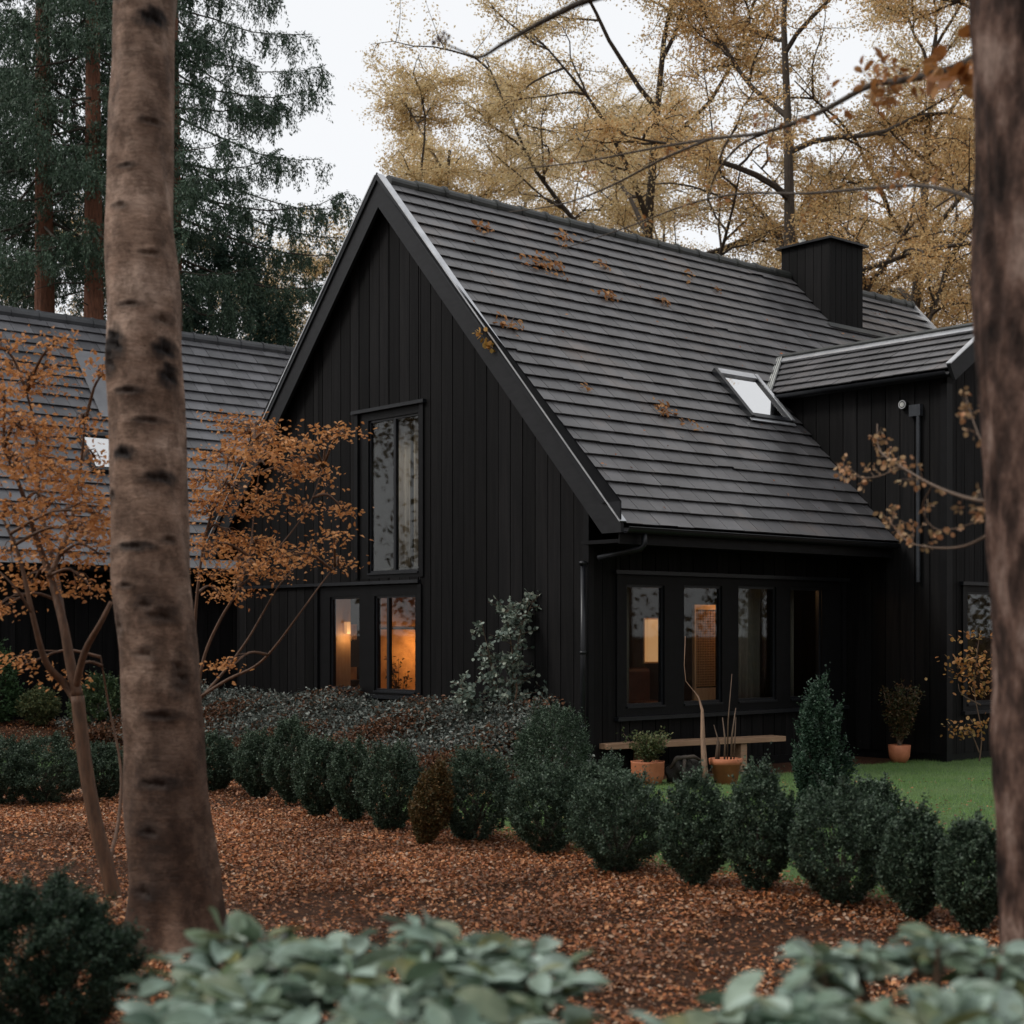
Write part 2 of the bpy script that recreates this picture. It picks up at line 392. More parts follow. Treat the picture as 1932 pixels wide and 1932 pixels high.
# windows
def window(parent, place_fn, rect, lights, name_extra=None, fw=.055, depth_in=.07, head=True, sill=True):
    """frame, sashes with panes; lights = list of (a0,a1,z0,z1, [mullions])"""
    a0, a1, z0, z1 = rect
    w = MB()
    def bx(m, p0, p1, q0, q1, t0, t1):
        c = [place_fn(p, q, t) for q in (q0, q1) for p, t in ((p0, t0), (p1, t0), (p1, t1), (p0, t1))]; m.hexa(c)
    cols_ = sorted(lights, key=lambda l: l[0]); prev = a0
    for l in cols_:                          # solid posts between the lights, then rails above and below
        bx(w, prev, l[0], z0, z1, -.012, .09); bx(w, l[0], l[1], z0, l[2], -.012, .09); bx(w, l[0], l[1], l[3], z1, -.012, .09); prev = l[1]
    bx(w, prev, a1, z0, z1, -.012, .09)
    bx(w, a0 - .07, a0, z0, z1, -.045, -.001); bx(w, a1, a1 + .07, z0, z1, -.045, -.001)
    win = w.build("window", FRAME, parent)
    s = MB()
    for l in cols_:
        f = .028
        bx(s, l[0], l[0] + f, l[2], l[3], .012, .06); bx(s, l[1] - f, l[1], l[2], l[3], .012, .06)
        bx(s, l[0] + f, l[1] - f, l[2], l[2] + f, .012, .06); bx(s, l[0] + f, l[1] - f, l[3] - f, l[3], .012, .06)
        for mpos in l[4]: bx(s, mpos - .022, mpos + .022, l[2] + f, l[3] - f, .006, .055)
    s.build("sash", BLACKMETAL, win)
    for l in cols_:
        g = MB(); bx(g, l[0] + .02, l[1] - .02, l[2] + .02, l[3] - .02, .030, .036); g.build("pane", GLASS, win)
        g = MB(); bx(g, l[0], l[1], l[2] - .022, l[2] - .001, -.03, .011); g.build("sash_sill", BLACKMETAL, win)
    if head: g = MB(); bx(g, a0 - .11, a1 + .11, z1 + .002, z1 + .045, -.075, -.001); g.build("drip_cap", BLACKMETAL, win)
    if sill: g = MB(); bx(g, a0 - .09, a1 + .09, z0 - .045, z0 - .002, -.085, -.001); g.build("sill", BLACKMETAL, win)
    return win
window(house, gable_place, UPW, [(2.96, 3.99, 2.33, 4.26, [3.46])], sill=False)
window(house, gable_place, LOW, [(3.02, 3.86, .85, 2.04, [3.60]), (4.18, 4.84, .85, 2.04, [])], head=False, sill=True)
MB().box(-.07, -.023, 2.90, 6.9, 2.185, 2.225).build("wall_band", BLACKMETAL, house)
window(house, side_place, SIDE, [(.57, 1.18, .77, 2.11, []), (1.50, 2.16, .77, 2.12, []), (2.45, 3.15, .77, 2.13, []), (3.42, 4.04, .77, 2.13, [])])

# rooms behind the glass
def room(x0, x1, y0, y1, z0, z1, skip, mat, name, parent):
    t = .04; m = MB()
    if skip != 'x0': m.box(x0 - t, x0, y0, y1, z0, z1)
    m.box(x1, x1 + t, y0, y1, z0, z1)
    if skip != 'y0': m.box(x0, x1, y0 - t, y0, z0, z1)
    m.box(x0, x1, y1, y1 + t, z0, z1); m.box(x0, x1, y0, y1, z0 - t, z0); m.box(x0, x1, y0, y1, z1, z1 + t)
    return m.build(name, mat, parent)
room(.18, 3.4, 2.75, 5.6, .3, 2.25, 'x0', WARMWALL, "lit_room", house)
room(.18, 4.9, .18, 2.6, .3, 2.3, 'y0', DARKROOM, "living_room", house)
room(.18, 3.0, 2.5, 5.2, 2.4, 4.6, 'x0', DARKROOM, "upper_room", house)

# roof
def slope_pt(x, a, h, side):                 # a metres up the slope from the eave, h above it
    y = -OV + a / NRM; z = ZE + a * S_ / NRM
    y -= h * S_ / NRM; z += h / NRM
    return (x, y, z) if side < 0 else (x, W_ - y, z)
LS = (W_ / 2 + OV) * NRM
def courses(mb, pt, x0, x1, Ls, nc, rnd, tw=.27, lift=.042, th=.012, side=-1):
    e = Ls / nc
    for c in range(nc):
        a0 = c * e - (.02 if c else .03); a1 = min(c * e + e + .03, Ls)
        x = x0 - (rnd.random() * tw if c % 2 else rnd.random() * tw * .5)
        cj = rnd.uniform(-.003, .003)
        while x < x1:
            w = tw * rnd.uniform(.92, 1.08); xa, xb = max(x, x0), min(x + w - .008, x1); x += w
            if xb - xa < .02: continue
            j = rnd.uniform(-.003, .003) + cj; s = rnd.uniform(-.002, .002); hl = lift + rnd.uniform(-.003, .003)
            if rnd.random() < .012: j += rnd.uniform(-.02, .03); s += .012
            lo = [pt(xa, a0 + j, hl, side), pt(xb, a0 + j + s, hl + rnd.uniform(-.002, .003), side), pt(xb, a1, .006, side), pt(xa, a1, .006, side)]
            hi = [pt(xa, a0 + j, hl + th, side), pt(xb, a0 + j + s, hl + th, side), pt(xb, a1, .006 + th, side), pt(xa, a1, .006 + th, side)]
            mb.hexa(lo + hi)
    return mb
under = MB()
for sd in (-1, 1):
    under.hexa([slope_pt(-DV + .01, -.02, -.10, sd), slope_pt(L_ + .1, -.02, -.10, sd), slope_pt(L_ + .1, LS, -.10, sd), slope_pt(-DV + .01, LS, -.10, sd),
                slope_pt(-DV + .01, -.02, -.0, sd), slope_pt(L_ + .1, -.02, 0, sd), slope_pt(L_ + .1, LS, 0, sd), slope_pt(-DV + .01, LS, 0, sd)])
roof = under.build("roof", FRAME, house)
mb = MB(); courses(mb, slope_pt, -DV + .055, L_ + .1, LS, 28, rnd); courses(mb, slope_pt, -DV + .055, L_ + .1, LS, 28, rnd, .8, side=1)
mb.build("slates", SLATE, roof)
m = MB(); x = -DV + .12; k = 0               # half-round ridge tiles with collars
while x < L_:
    x2 = min(x + .44, L_ + .1); r = .085 + (.006 if k % 2 else 0); dz = rnd.uniform(-.008, .008)
    m.tube([(x, W_ / 2, ZA + .01 + dz), (x2 + .02, W_ / 2, ZA + .004 + dz)], [r, r * .97], 14)
    m.tube([(x2 - .02, W_ / 2, ZA + .012 + dz), (x2 + .025, W_ / 2, ZA + .012 + dz)], r * 1.13, 14); x = x2; k += 1
m.build("ridge_cap", RIDGE, roof)
# bargeboards on the gable, zinc verge strip on top
def barge(x0, x1, dep, top_h, side, foot=.0):
    """board hanging below the roof surface; vertical depth dep, plumb cut at the apex and level cut at the foot"""
    pts = []
    A0, A1 = slope_pt(0, -.03, top_h, side), slope_pt(0, LS, top_h, side)
    ys, zs, ye, ze_ = A0[1], A0[2], W_ / 2, ZA + top_h * NRM
    sg = 1 if side < 0 else -1
    yin = ys + sg * .28                       # level foot
    low = lambda y: zs + S_ * abs(y - ys) - dep
    zf = low(yin)
    prof = [(ys, zf), (yin, zf), (ye, ze_ - dep), (ye, ze_), (ys, zs)]
    v = [(x0, a, b) for a, b in prof] + [(x1, a, b) for a, b in prof]; n = 5
    fs = [tuple(range(n)), tuple(range(2 * n - 1, n - 1, -1))] + [(i, i + n, (i + 1) % n + n, (i + 1) % n) for i in range(n)]
    return v, fs
for sd in (-1, 1):
    v, fs = barge(-DV - .03, -DV + .012, .40, .05, sd); MB().add(v, fs).build("bargeboard", BARGE, roof)
    v, fs = barge(-DV - .055, -DV - .032, .09, .066, sd); MB().add(v, fs).build("verge_fillet", BLACKMETAL, roof)
    zz = MB().hexa([slope_pt(-DV - .062, -.03, .062, sd), slope_pt(-DV + .035, -.03, .062, sd), slope_pt(-DV + .035, LS + .03, .062, sd), slope_pt(-DV - .062, LS + .03, .062, sd),
                    slope_pt(-DV - .062, -.03, .078, sd), slope_pt(-DV + .035, -.03, .078, sd), slope_pt(-DV + .035, LS + .03, .078, sd), slope_pt(-DV - .062, LS + .03, .078, sd)])
    zz.build("verge_flashing", ZINC, roof)
    MB().hexa([slope_pt(L_ + .10, -.03, .0, sd), slope_pt(L_ + .16, -.03, .0, sd), slope_pt(L_ + .16, LS + .03, .0, sd), slope_pt(L_ + .10, LS + .03, .0, sd),
               slope_pt(L_ + .10, -.03, .075, sd), slope_pt(L_ + .16, -.03, .075, sd), slope_pt(L_ + .16, LS + .03, .075, sd), slope_pt(L_ + .10, LS + .03, .075, sd)]).build("verge_flashing", ZINC, roof)
# soffit and boxed eave
MB().box(-DV + .012, 4.70, -OV + .02, -.023, ZE - .19, ZE - .15).box(-DV + .012, 4.70, -OV - .0, -OV + .02, ZE - .2, ZE + .0).build("soffit", FRAME, house)
# gutter: half round trough
def gutter(x0, x1, y, z, r=.06):
    n = 10; V = []; Fc = []
    for x in (x0, x1):
        for rr in (r, r - .006):
            for i in range(n + 1):
                a = math.pi + math.pi * i / n; V.append((x, y + rr * math.cos(a), z + rr * math.sin(a)))
    q = n + 1
    for i in range(n):
        Fc += [(i, i + 1, 2 * q + i + 1, 2 * q + i), (q + i, 3 * q + i, 3 * q + i + 1, q + i + 1), (i, q + i, q + i + 1, i + 1), (2 * q + i, 2 * q + i + 1, 3 * q + i + 1, 3 * q + i)]
    for i in (0, n): Fc.append((i, 2 * q + i, 3 * q + i, q + i))
    return V, Fc
gv, gf = gutter(-DV + .02, 4.66, -OV - .07, ZE - .035)
gut = MB().add(gv, gf); gut.tube([(-DV + .02, -OV - .13, ZE - .033), (4.66, -OV - .13, ZE - .033)], .008, 8)
gut.build("gutter", BLACKMETAL, house)
dp = MB()
dp.tube([(.16, -OV - .07, ZE - .09), (.16, -OV - .07, ZE - .2), (.14, -OV - .04, ZE - .245), (-.04, -.19, ZE - .335)], .032, 12)
dp.build("downpipe_elbow", BLACKMETAL, house, True)
dp = MB(); dp.tube([(-.085, -.0, ZE - .36), (-.085, .0, .1)], .030, 12); dp.build("downpipe", BLACKMETAL, house, True)
for z_, r__ in ((ZE - .40, .045), (1.35, .038), (.55, .038)):
    dp = MB(); dp.tube([(-.085, .0, z_), (-.085, .0, z_ + .035)], r__, 14); dp.build("pipe_bracket", BLACKMETAL, house, True)

# chimney
cx0, cx1, cy0, cy1, ct = 7.84, 8.68, 2.73, 3.68, 7.64
ch = MB(); chb = lambda y, z, t: (t, y, z)
ch.box(cx0 + .022, cx1 - .022, cy0 + .022, cy1 - .022, 5.9, ct)
for a in np.arange(cy0, cy1 - .01, .158):
    ch.box(cx0, cx0 + .02, a + .004, min(a + .158, cy1) - .004, 6.0, ct); ch.box(cx1 - .02, cx1, a + .004, min(a + .158, cy1) - .004, 6.0, ct)
for a in np.arange(cx0, cx1 - .01, .14):
    ch.box(a + .004, min(a + .14, cx1) - .004, cy0 - .002, cy0 + .018, 5.9, ct)
chim = ch.build("chimney", BOARD, roof)
MB().box(cx0 - .07, cx1 + .07, cy0 - .07, cy1 + .07, ct + .002, ct + .035).build("chimney_cap", BLACKMETAL, roof)
MB().tube([(cx0 + .28, cy1 - .2, ct + .036), (cx0 + .28, cy1 - .2, ct + .17)], .055, 14).build("flue", LEAD, roof)
fl = MB(); fl.hexa([slope_pt(cx0 - .12, (cy0 + OV) * NRM - .1, .062, -1), slope_pt(cx1 + .5, (cy0 + OV) * NRM - .1, .062, -1), slope_pt(cx1 + .5, (cy0 + OV) * NRM + .02, .058, -1), slope_pt(cx0 - .12, (cy0 + OV) * NRM + .02, .058, -1),
                    slope_pt(cx0 - .12, (cy0 + OV) * NRM - .1, .068, -1), slope_pt(cx1 + .5, (cy0 + OV) * NRM - .1, .068, -1), slope_pt(cx1 + .5, (cy0 + OV) * NRM + .02, .064, -1), slope_pt(cx0 - .12, (cy0 + OV) * NRM + .02, .064, -1)])
fl.build("chimney_flashing", RIDGE, roof)

# roof window
sx0, sx1 = 3.62, 4.47; sa0, sa1 = (.84 + OV) * NRM, (1.47 + OV) * NRM
def sbox(m, x0, x1, a0, a1, h0, h1, side=-1, pt=slope_pt):
    return m.hexa([pt(x0, a0, h0, side), pt(x1, a0, h0, side), pt(x1, a1, h0, side), pt(x0, a1, h0, side), pt(x0, a0, h1, side), pt(x1, a0, h1, side), pt(x1, a1, h1, side), pt(x0, a1, h1, side)])
sk_ = MB(); f = .07
sbox(sk_, sx0, sx0 + f, sa0, sa1, 0, .11); sbox(sk_, sx1 - f, sx1, sa0, sa1, 0, .11); sbox(sk_, sx0 + f, sx1 - f, sa0, sa0 + f, 0, .10)
skl = sk_.build("roof_window", BLACKMETAL, roof)
g = MB(); sbox(g, sx0 + f, sx1 - f, sa0 + f, sa1 - .10, .07, .085); g.build("roof_window_pane", SKYGLASS, roof)
g = MB(); sbox(g, sx0 + f, sx1 - f, sa1 - .10, sa1, .0, .118); sbox(g, sx1 - f + .02, sx1 + .015, sa0, sa1, .112, .12); sbox(g, sx0 + .0, sx1 + .04, sa0 - .05, sa0 - .002, .06, .075); g.build("roof_window_cover", ZINC, roof)

# cross wing with its own small gable
CXL, CYF, CXR = 4.75, -1.33, 6.52
CE_X, CE_Z, CR_X, CR_Z = 4.58, 4.73, 5.62, 5.40
cs = (CR_Z - CE_Z) / (CR_X - CE_X)
ctop = lambda x: CR_Z - cs * abs(x - CR_X) - .05
mb = MB()
clad(mb, CYF, 2.4, .1, [], lambda y: ctop(CXL), .215, .012, lambda y, z, t: (CXL + t, y, z), -.022, 0, (), rnd, .0025)
mb.build("cross_wing_wall", BOARD, house)
FW = (5.12, 6.1, .62, 2.16)
mb = MB(); clad(mb, CXL - .02, CXR, .1, [FW], ctop, .2, .012, lambda x, z, t: (x, CYF + t, z), -.022, 0, (CR_X,), rnd, .0025)
mb.build("cross_wing_front", BOARD, house)
mb = MB(); clad(mb, CYF + .01, 2.4, 0, [], lambda y: ctop(CXL), 0, 0, lambda y, z, t: (CXL + t, y, z), .001, .12)
clad(mb, CYF + .01, 2.4, 0, [], lambda y: ctop(CXR), 0, 0, lambda y, z, t: (CXR + t, y, z), -.12, 0)
clad(mb, CXL + .121, CXR - .121, 0, [FW], ctop, 0, 0, lambda x, z, t: (x, CYF + t, z), .001, .12, (CR_X,))
mb.box(CXL - .03, CXL + .09, CYF - .03, CYF + .06, .0, 4.6)
mb.build("cross_wing_core", FRAME, house)
window(house, lambda x, z, t: (x, CYF + t, z), FW, [(5.2, 6.02, .70, 2.08, [])])
CLs = math.hypot(CR_X - CE_X, CR_Z - CE_Z); cnr = CLs / (CR_X - CE_X)
def cpt(y, a, h, side):                       # slope of the cross wing; first coordinate runs along its ridge
    x = CE_X + a / cnr - h * (cs / cnr); z = CE_Z + a * cs / cnr + h / cnr
    return (x, y, z) if side < 0 else (2 * CR_X - x, y, z)
cr = MB()
for sd in (-1, 1): sbox(cr, CYF - .18, 2.3, 0, CLs, -.09, 0, sd, cpt)
croof = cr.build("cross_wing_roof", FRAME, house)
mb = MB(); courses(mb, cpt, CYF - .16, 2.3, CLs, 6, rnd, .3, lift=.04); courses(mb, cpt, CYF - .16, 2.3, CLs, 6, rnd, .5, lift=.04, side=1)
mb.build("slates", SLATE, croof)
g = MB(); sbox(g, CYF - .16, 1.9, CLs - .20, CLs - .07, .052, .062, -1, cpt); g.build("ridge_flashing", ZINC, croof)
g = MB(); sbox(g, CYF - .17, 1.9, CLs - .07, CLs, .05, .09, -1, cpt); sbox(g, CYF - .17, 1.9, CLs - .07, CLs, .05, .09, 1, cpt); g.build("ridge_cap", RIDGE, croof)
g = MB()
for sd in (-1, 1): sbox(g, CYF - .21, CYF - .16, -.03, CLs + .02, -.13, .085, sd, cpt)
g.build("bargeboard", BARGE, croof)
g = MB()
for sd in (-1, 1): sbox(g, CYF - .225, CYF - .15, -.03, CLs + .02, .087, .1, sd, cpt)
g.build("verge_flashing", ZINC, croof)
g = MB()
def apron(q0, q1, h0, h1):
    g.hexa([cpt(1.20 + q0, .0, h0, -1), cpt(1.20 + q1, .0, h0, -1), cpt(1.84 + q1, CLs, h0, -1), cpt(1.84 + q0, CLs, h0, -1),
            cpt(1.20 + q0, .0, h1, -1), cpt(1.20 + q1, .0, h1, -1), cpt(1.84 + q1, CLs, h1, -1), cpt(1.84 + q0, CLs, h1, -1)])
apron(0, .13, .056, .07)
for i in range(4): apron(i * .036, i * .036 + .014, .071, .088)
g.build("lead_apron", LEAD, croof)
gv, gf = gutter(CYF - .16, 1.15, 0, 0, .05); V = [(CE_X - .055 + y, x, CE_Z - .02 + z) for x, y, z in gv]
MB().add(V, gf).build("cross_wing_gutter", BLACKMETAL, croof)
dp = MB(); dp.tube([(CXL - .065, -.98, 4.24), (CXL - .065, -.98, 2.2)], .025, 12); dp.box(CXL - .09, CXL - .023, -1.02, -.86, 4.24, 4.38)
dp.build("rain_pipe", surf("grey_pipe", (.022, .025, .03), (.04, .044, .052), .3, 8), house)

lampo = thing("wall_lamp", "small round bulkhead lamp high on the black side of the cross wing", "lamp", h2w(CXL - .03, -.76, 4.40), TH)
MB().tube([(-.0, 0, 0), (-.05, 0, 0)], .055, 20).build("housing", BLACKMETAL, lampo)
t = MB(); ring = [(-.055, .048 * math.cos(a), .048 * math.sin(a)) for a in np.linspace(0, 2 * math.pi, 25)]; t.tube(ring, .008, 6, False); t.build("ring", ZINC, lampo)
MB().tube([(-.05, 0, 0), (-.062, 0, 0)], .03, 16).build("lens", LEAD, lampo)

# ================================================================== ANNEX on the left
annex = thing("annex", "low black timber annex with a slate roof behind the birch trunk, left of the gable", "building", (HX, HYW, 0), TH)
AR_Y, AR_Z, AE_Y, AE_Z = 13.5, 7.0, 9.7, 2.57
ALs = math.hypot(AR_Y - AE_Y, AR_Z - AE_Z); as_, ac = (AR_Z - AE_Z) / ALs, (AR_Y - AE_Y) / ALs
def apt(x, a, h, side):
    y = AE_Y + a * ac - h * as_; z = AE_Z + a * as_ + h * ac
    return (x, y, z) if side < 0 else (x, 2 * AR_Y - y, z)
AX0, AX1 = -3.6, 8.2
r_ = MB()
for sd in (-1, 1): sbox(r_, AX0, AX1, 0, ALs, -.1, 0, sd, apt)
aroof = r_.build("roof", FRAME, annex)
mb = MB(); courses(mb, apt, AX0, AX1, ALs, 23, rnd, .34, lift=.052, th=.016); courses(mb, apt, AX0, AX1, ALs, 23, rnd, 1.2, side=1)
mb.build("slates", surf("annex_slates", (.085, .085, .092), (.15, .15, .162), .38, 2, None, .003, .25, detail=8), aroof)
m = MB(); x = AX0; k = 0
while x < AX1:
    x2 = min(x + .5, AX1); m.tube([(x, AR_Y, AR_Z - .0), (x2 + .01, AR_Y, AR_Z - .0)], .12, 14)
    m.tube([(x2 - .02, AR_Y, AR_Z), (x2 + .02, AR_Y, AR_Z)], .135, 14); x = x2
m.build("ridge_cap", surf("annex_ridge", (.03, .032, .036), (.06, .063, .07), .4, 4, None, .003), aroof)
mb = MB(); clad(mb, AX0, 8.0, .1, [], lambda x: 2.75, .23, .012, lambda x, z, t: (x, 10.1 + t, z), -.022, 0, (), rnd, .002)
mb.box(AX0, 8.0, 10.101, 10.25, 0, 2.9)
mb.add([(AX0, 10.1, 2.9), (AX0, 16.9, 2.9), (AX0, 13.5, 6.86), (AX0 + .15, 10.1, 2.9), (AX0 + .15, 16.9, 2.9), (AX0 + .15, 13.5, 6.86)], [(0, 1, 2), (5, 4, 3), (0, 3, 4, 1), (1, 4, 5, 2), (2, 5, 3, 0)])
mb.build("wall", BOARD, annex)
mb = MB(); mb.box(AX0, AX0 + .2, 10.26, 16.7, 0, 2.9).box(AX0 + .2, 8, 16.5, 16.7, 0, 2.9).box(7.8, 8, 10.26, 16.5, 0, 2.9); mb.build("back_wall", FRAME, annex)
gv, gf = gutter(AX0, 8.1, AE_Y - .06, AE_Z - .02, .065); MB().add(gv, gf).build("gutter", BLACKMETAL, annex)
ga0 = (4.09 - AE_Z) / as_; ga1 = (4.75 - AE_Z) / as_
g = MB(); sbox(g, -.35, .42, ga0, ga0 + .07, 0, .13, -1, apt); sbox(g, -.35, .42, ga1 - .07, ga1, 0, .13, -1, apt); sbox(g, -.35, -.28, ga0, ga1, 0, .13, -1, apt); sbox(g, .35, .42, ga0, ga1, 0, .13, -1, apt); g.build("roof_window", BLACKMETAL, aroof)
g = MB(); sbox(g, -.28, .35, ga0 + .07, ga1 - .07, .09, .10, -1, apt); g.build("roof_window_pane", SKYGLASS, aroof)
g = MB(); sbox(g, .25, 1.25, (5.1 - AE_Z) / as_, (6.35 - AE_Z) / as_, .07, .09, -1, apt); g.build("metal_sheet", surf("grey_sheet", (.14, .145, .16), (.19, .195, .21), .45, 3, spec=.5), aroof)

# ================================================================== THINGS INSIDE THE WINDOWS
def curtain(name, label, x0, x1, z0, z1, const, axis, mat, seed, group=None):
    r = random.Random(seed); n_ = int(abs(x1 - x0) / .012); V = []; Fc = []
    for i in range(n_ + 1):
        a = x0 + (x1 - x0) * i / n_
        for j, z in enumerate((z0, (z0 + z1) / 2, z1)):
            o = .03 * math.sin(a * 55 + r.random() * .3) + .012 * math.sin(a * 23 + j * .4)
            V.append((const + o, a, z) if axis == 'x' else (a, const + o, z))
    for i in range(n_):
        for j in range(2): b = i * 3 + j; Fc.append((b, b + 3, b + 4, b + 1))
    o = MB().add(V, Fc).build(name, mat, None, True)
    s = o.modifiers.new("thick", 'SOLIDIFY'); s.thickness = .004
    o.location = (HX, HYW, 0); o.rotation_euler = (0, 0, TH)
    return props(o, label, "curtain", group)
curtain("curtain", "light brown curtain filling the tall upper gable window, right of its bar", 2.97, 3.42, 2.35, 4.25, .30, 'x', CURTAIN, 1)
curtain("curtain", "light brown curtain in the tall upper gable window, left of its bar", 3.50, 3.85, 2.35, 4.25, .32, 'x', CURTAIN, 2)
curtain("curtain", "grey curtain in the first pane of the four-pane window, nearest the corner", .72, .95, .6, 2.2, .30, 'y', DARKCURTAIN, 3)
curtain("curtain", "grey curtain behind the third pane of the four-pane window", 2.75, 3.18, .6, 2.2, .30, 'y', DARKCURTAIN, 4)
curtain("curtain", "greenish grey curtain behind the last pane of the four-pane window", 3.62, 3.9, .6, 2.2, .30, 'y', DARKCURTAIN, 5)
def rigid(name, label, cat, x, y, z, group=None): return thing(name, label, cat, h2w(x, y, z), TH, group)
# lit rectangular wall lamp in the living room
t = rigid("panel_lamp", "glowing rectangular panel lamp seen through the first pane of the four-pane window", "lamp", 2.36, 1.25, 1.22)
MB().box(-.17, .17, .03, .05, -.02, .54).build("back_plate", PALEWOOD, t)
MB().box(-.15, .15, -.03, .03, .0, .52).build("lamp_shade", emis("paper_shade", (1, .50, .20), .42), t)
t = rigid("armchair", "dark red brown armchair below the glowing panel lamp", "armchair", 2.05, 1.0, .3)
MB().box(-.3, .3, -.25, .3, .05, .45).build("seat", surf("brown_leather", (.10, .03, .015), (.16, .05, .03), .4, 8), t, bevel=.05)
MB().box(-.3, .3, .3, .42, .05, .85).build("backrest", surf("brown_leather2", (.10, .03, .015), (.16, .05, .03), .4, 8), t, bevel=.05)
# rattan screen
t = rigid("rattan_screen", "tall woven rattan screen behind the second pane of the four-pane window", "screen", 2.55, .75, .3)
m = MB()
for i in range(26): m.box(i * .031, i * .031 + .012, 0, .006, .62, 1.55)
for i in range(30): m.box(0, .79, .007, .012, .62 + i * .031, .62 + i * .031 + .013)
m.build("weave", RATTAN, t)
MB().box(-.03, 0, -.01, .03, 0, 1.62).box(.79, .82, -.01, .03, 0, 1.62).box(0, .79, -.01, .03, 1.56, 1.62).box(0, .79, -.01, .03, 0, .6).build("screen_frame", PALEWOOD, t)
t = rigid("shelf_unit", "black shelf unit with warm lit gaps in the left pane of the lit gable window", "shelf", .585, 5.22, .31)
m = MB()
for z0, z1 in ((0, .62), (.80, 1.17), (1.38, 1.78)): m.box(0, .34, 0, .28, z0, z1)
m.box(.31, .34, 0, .28, .62, .80).box(.31, .34, 0, .28, 1.17, 1.38)
m.build("shelf_boxes", FRAME, t)
t = rigid("wood_panel", "tall pale wood panel beside the black shelf in the lit gable window", "wood panel", .27, 5.2, .31)
MB().box(0, .31, 0, .2, 0, 1.85).build("board", PALEWOOD, t, bevel=.006)
t = rigid("sconce", "small glowing sconce at the top of the pale wood panel in the lit gable window", "lamp", .50, 5.165, 1.56)
MB().box(-.03, .03, -.03, .03, 0, .16).build("lamp_shade", GLOW, t)
pl = bpy.data.lights.new("sconce_light", 'POINT'); pl.energy = 1.8; pl.color = (1, .52, .2); pl.shadow_soft_size = .05
o = bpy.data.objects.new("sconce_light", pl); col.objects.link(o); o.parent = t; o.location = (0, -.10, -.05)
sprig_later = True
t = rigid("picture_rail", "thin dark rail across the glowing wall in the right half of the lit gable window", "rail", 1.0, 5.57, 1.62)
MB().box(0, 1.9, 0, .028, 0, .02).box(0, .02, -.01, .028, -.02, .0).build("rail", FRAME, t)
t = rigid("pendant_lamp", "warm pendant lamp hanging in the lit ground floor gable room", "lamp", 2.02, 5.2, 1.45)
MB().lathe([(.02, .2), (.05, .19), (.13, .02), (.125, .0), (.02, .15)], 20).build("lamp_shade", BLACKMETAL, t)
MB().tube([(0, 0, .2), (0, 0, .69)], .005, 6).build("cord", FRAME, t)
MB().lathe([(.01, .06), (.035, .04), (.035, .01), (.01, -.01)], 12).build("bulb", GLOW, t)
pl = bpy.data.lights.new("pendant_light", 'POINT'); pl.energy = 15; pl.color = (1, .48, .16); pl.shadow_soft_size = .06
o = bpy.data.objects.new("pendant_light", pl); col.objects.link(o); o.parent = t; o.location = (0, 0, -.08)
pl = bpy.data.lights.new("living_light", 'POINT'); pl.energy = 13; pl.color = (1, .5, .2); pl.shadow_soft_size = .1
t = rigid("ceiling_lamp", "dim warm ceiling lamp inside the room behind the four-pane window", "lamp", 3.1, .42, 2.2)
MB().lathe([(.02, .095), (.07, .09), (.08, .03), (.06, .01)], 20).build("lamp_shade", GLOWSOFT, t)
o = bpy.data.objects.new("living_light", pl); col.objects.link(o); o.parent = t; o.location = (0, 0, -.04)
t = rigid("hall_lamp", "warm lamp inside the cross wing behind the window beside the right trunk", "lamp", 5.9, -.3, 1.3)
MB().lathe([(.09, .0), (.10, .02), (.07, .18), (.06, .2)], 18).build("lamp_shade", emis("hall_shade", (1, .5, .2), .8), t)
MB().tube([(0, 0, -1.3), (0, 0, 0)], .015, 8).build("stand", BLACKMETAL, t)

# ================================================================== GARDEN FURNITURE, POTS
b0, b1 = P(1145, 1405, 16.62), P(1483, 1387, 17.9)
bl = (b1 - b0).length; ba = math.atan2(b1.y - b0.y, b1.x - b0.x)
t = thing("bench", "pale oak plank bench standing against the wall under the four-pane window", "bench", (b0.x, b0.y, 0), ba)
MB().box(0, bl, 0, .24, .325, .385).build("seat", BENCHWOOD, t, bevel=.004)
for x in (.5, bl - .64): MB().box(x, x + .09, .03, .22, 0, .324).build("leg", BENCHWOOD, t, bevel=.004)
POTPROF = [(.09, 0), (.115, .0), (.150, .20), (.168, .205), (.172, .265), (.155, .268), (.148, .235), (.02, .232)]
def pot(loc, label, s=1, prof=POTPROF):
    t = thing("terracotta_pot", label, "plant pot", loc)
    MB().lathe([(r * s, z * s) for r, z in prof]).build("pot", TERRA, t, True)
    MB().lathe([(prof[-3][0] * s * .93, .238 * s * (prof[-2][1] / .235)), (.01, .245 * s * (prof[-2][1] / .235))], 20).build("soil", SOIL, t)
    return t
g1 = P(1222, 1481, depth(1481)); g2 = P(1369, 1480, depth(1480)); g3 = P(1697, 1440, depth(1440))
pot((g1.x, g1.y, 0), "squat terracotta pot with a leafy green plant at the left end of the bench", 1.05, [(.10, 0), (.13, .0), (.165, .10), (.165, .22), (.170, .235), (.158, .236), (.15, .215), (.02, .21)])
pot((g2.x, g2.y, 0), "rimmed terracotta pot holding bare canes in front of the oak bench", 1.02)
pot((g3.x, g3.y, 0), "small terracotta pot with a bushy dark plant standing on the lawn edge by the wall", .82, [(.09, 0), (.10, .0), (.15, .10), (.165, .27), (.155, .272), (.145, .25), (.14, .24), (.02, .24)])

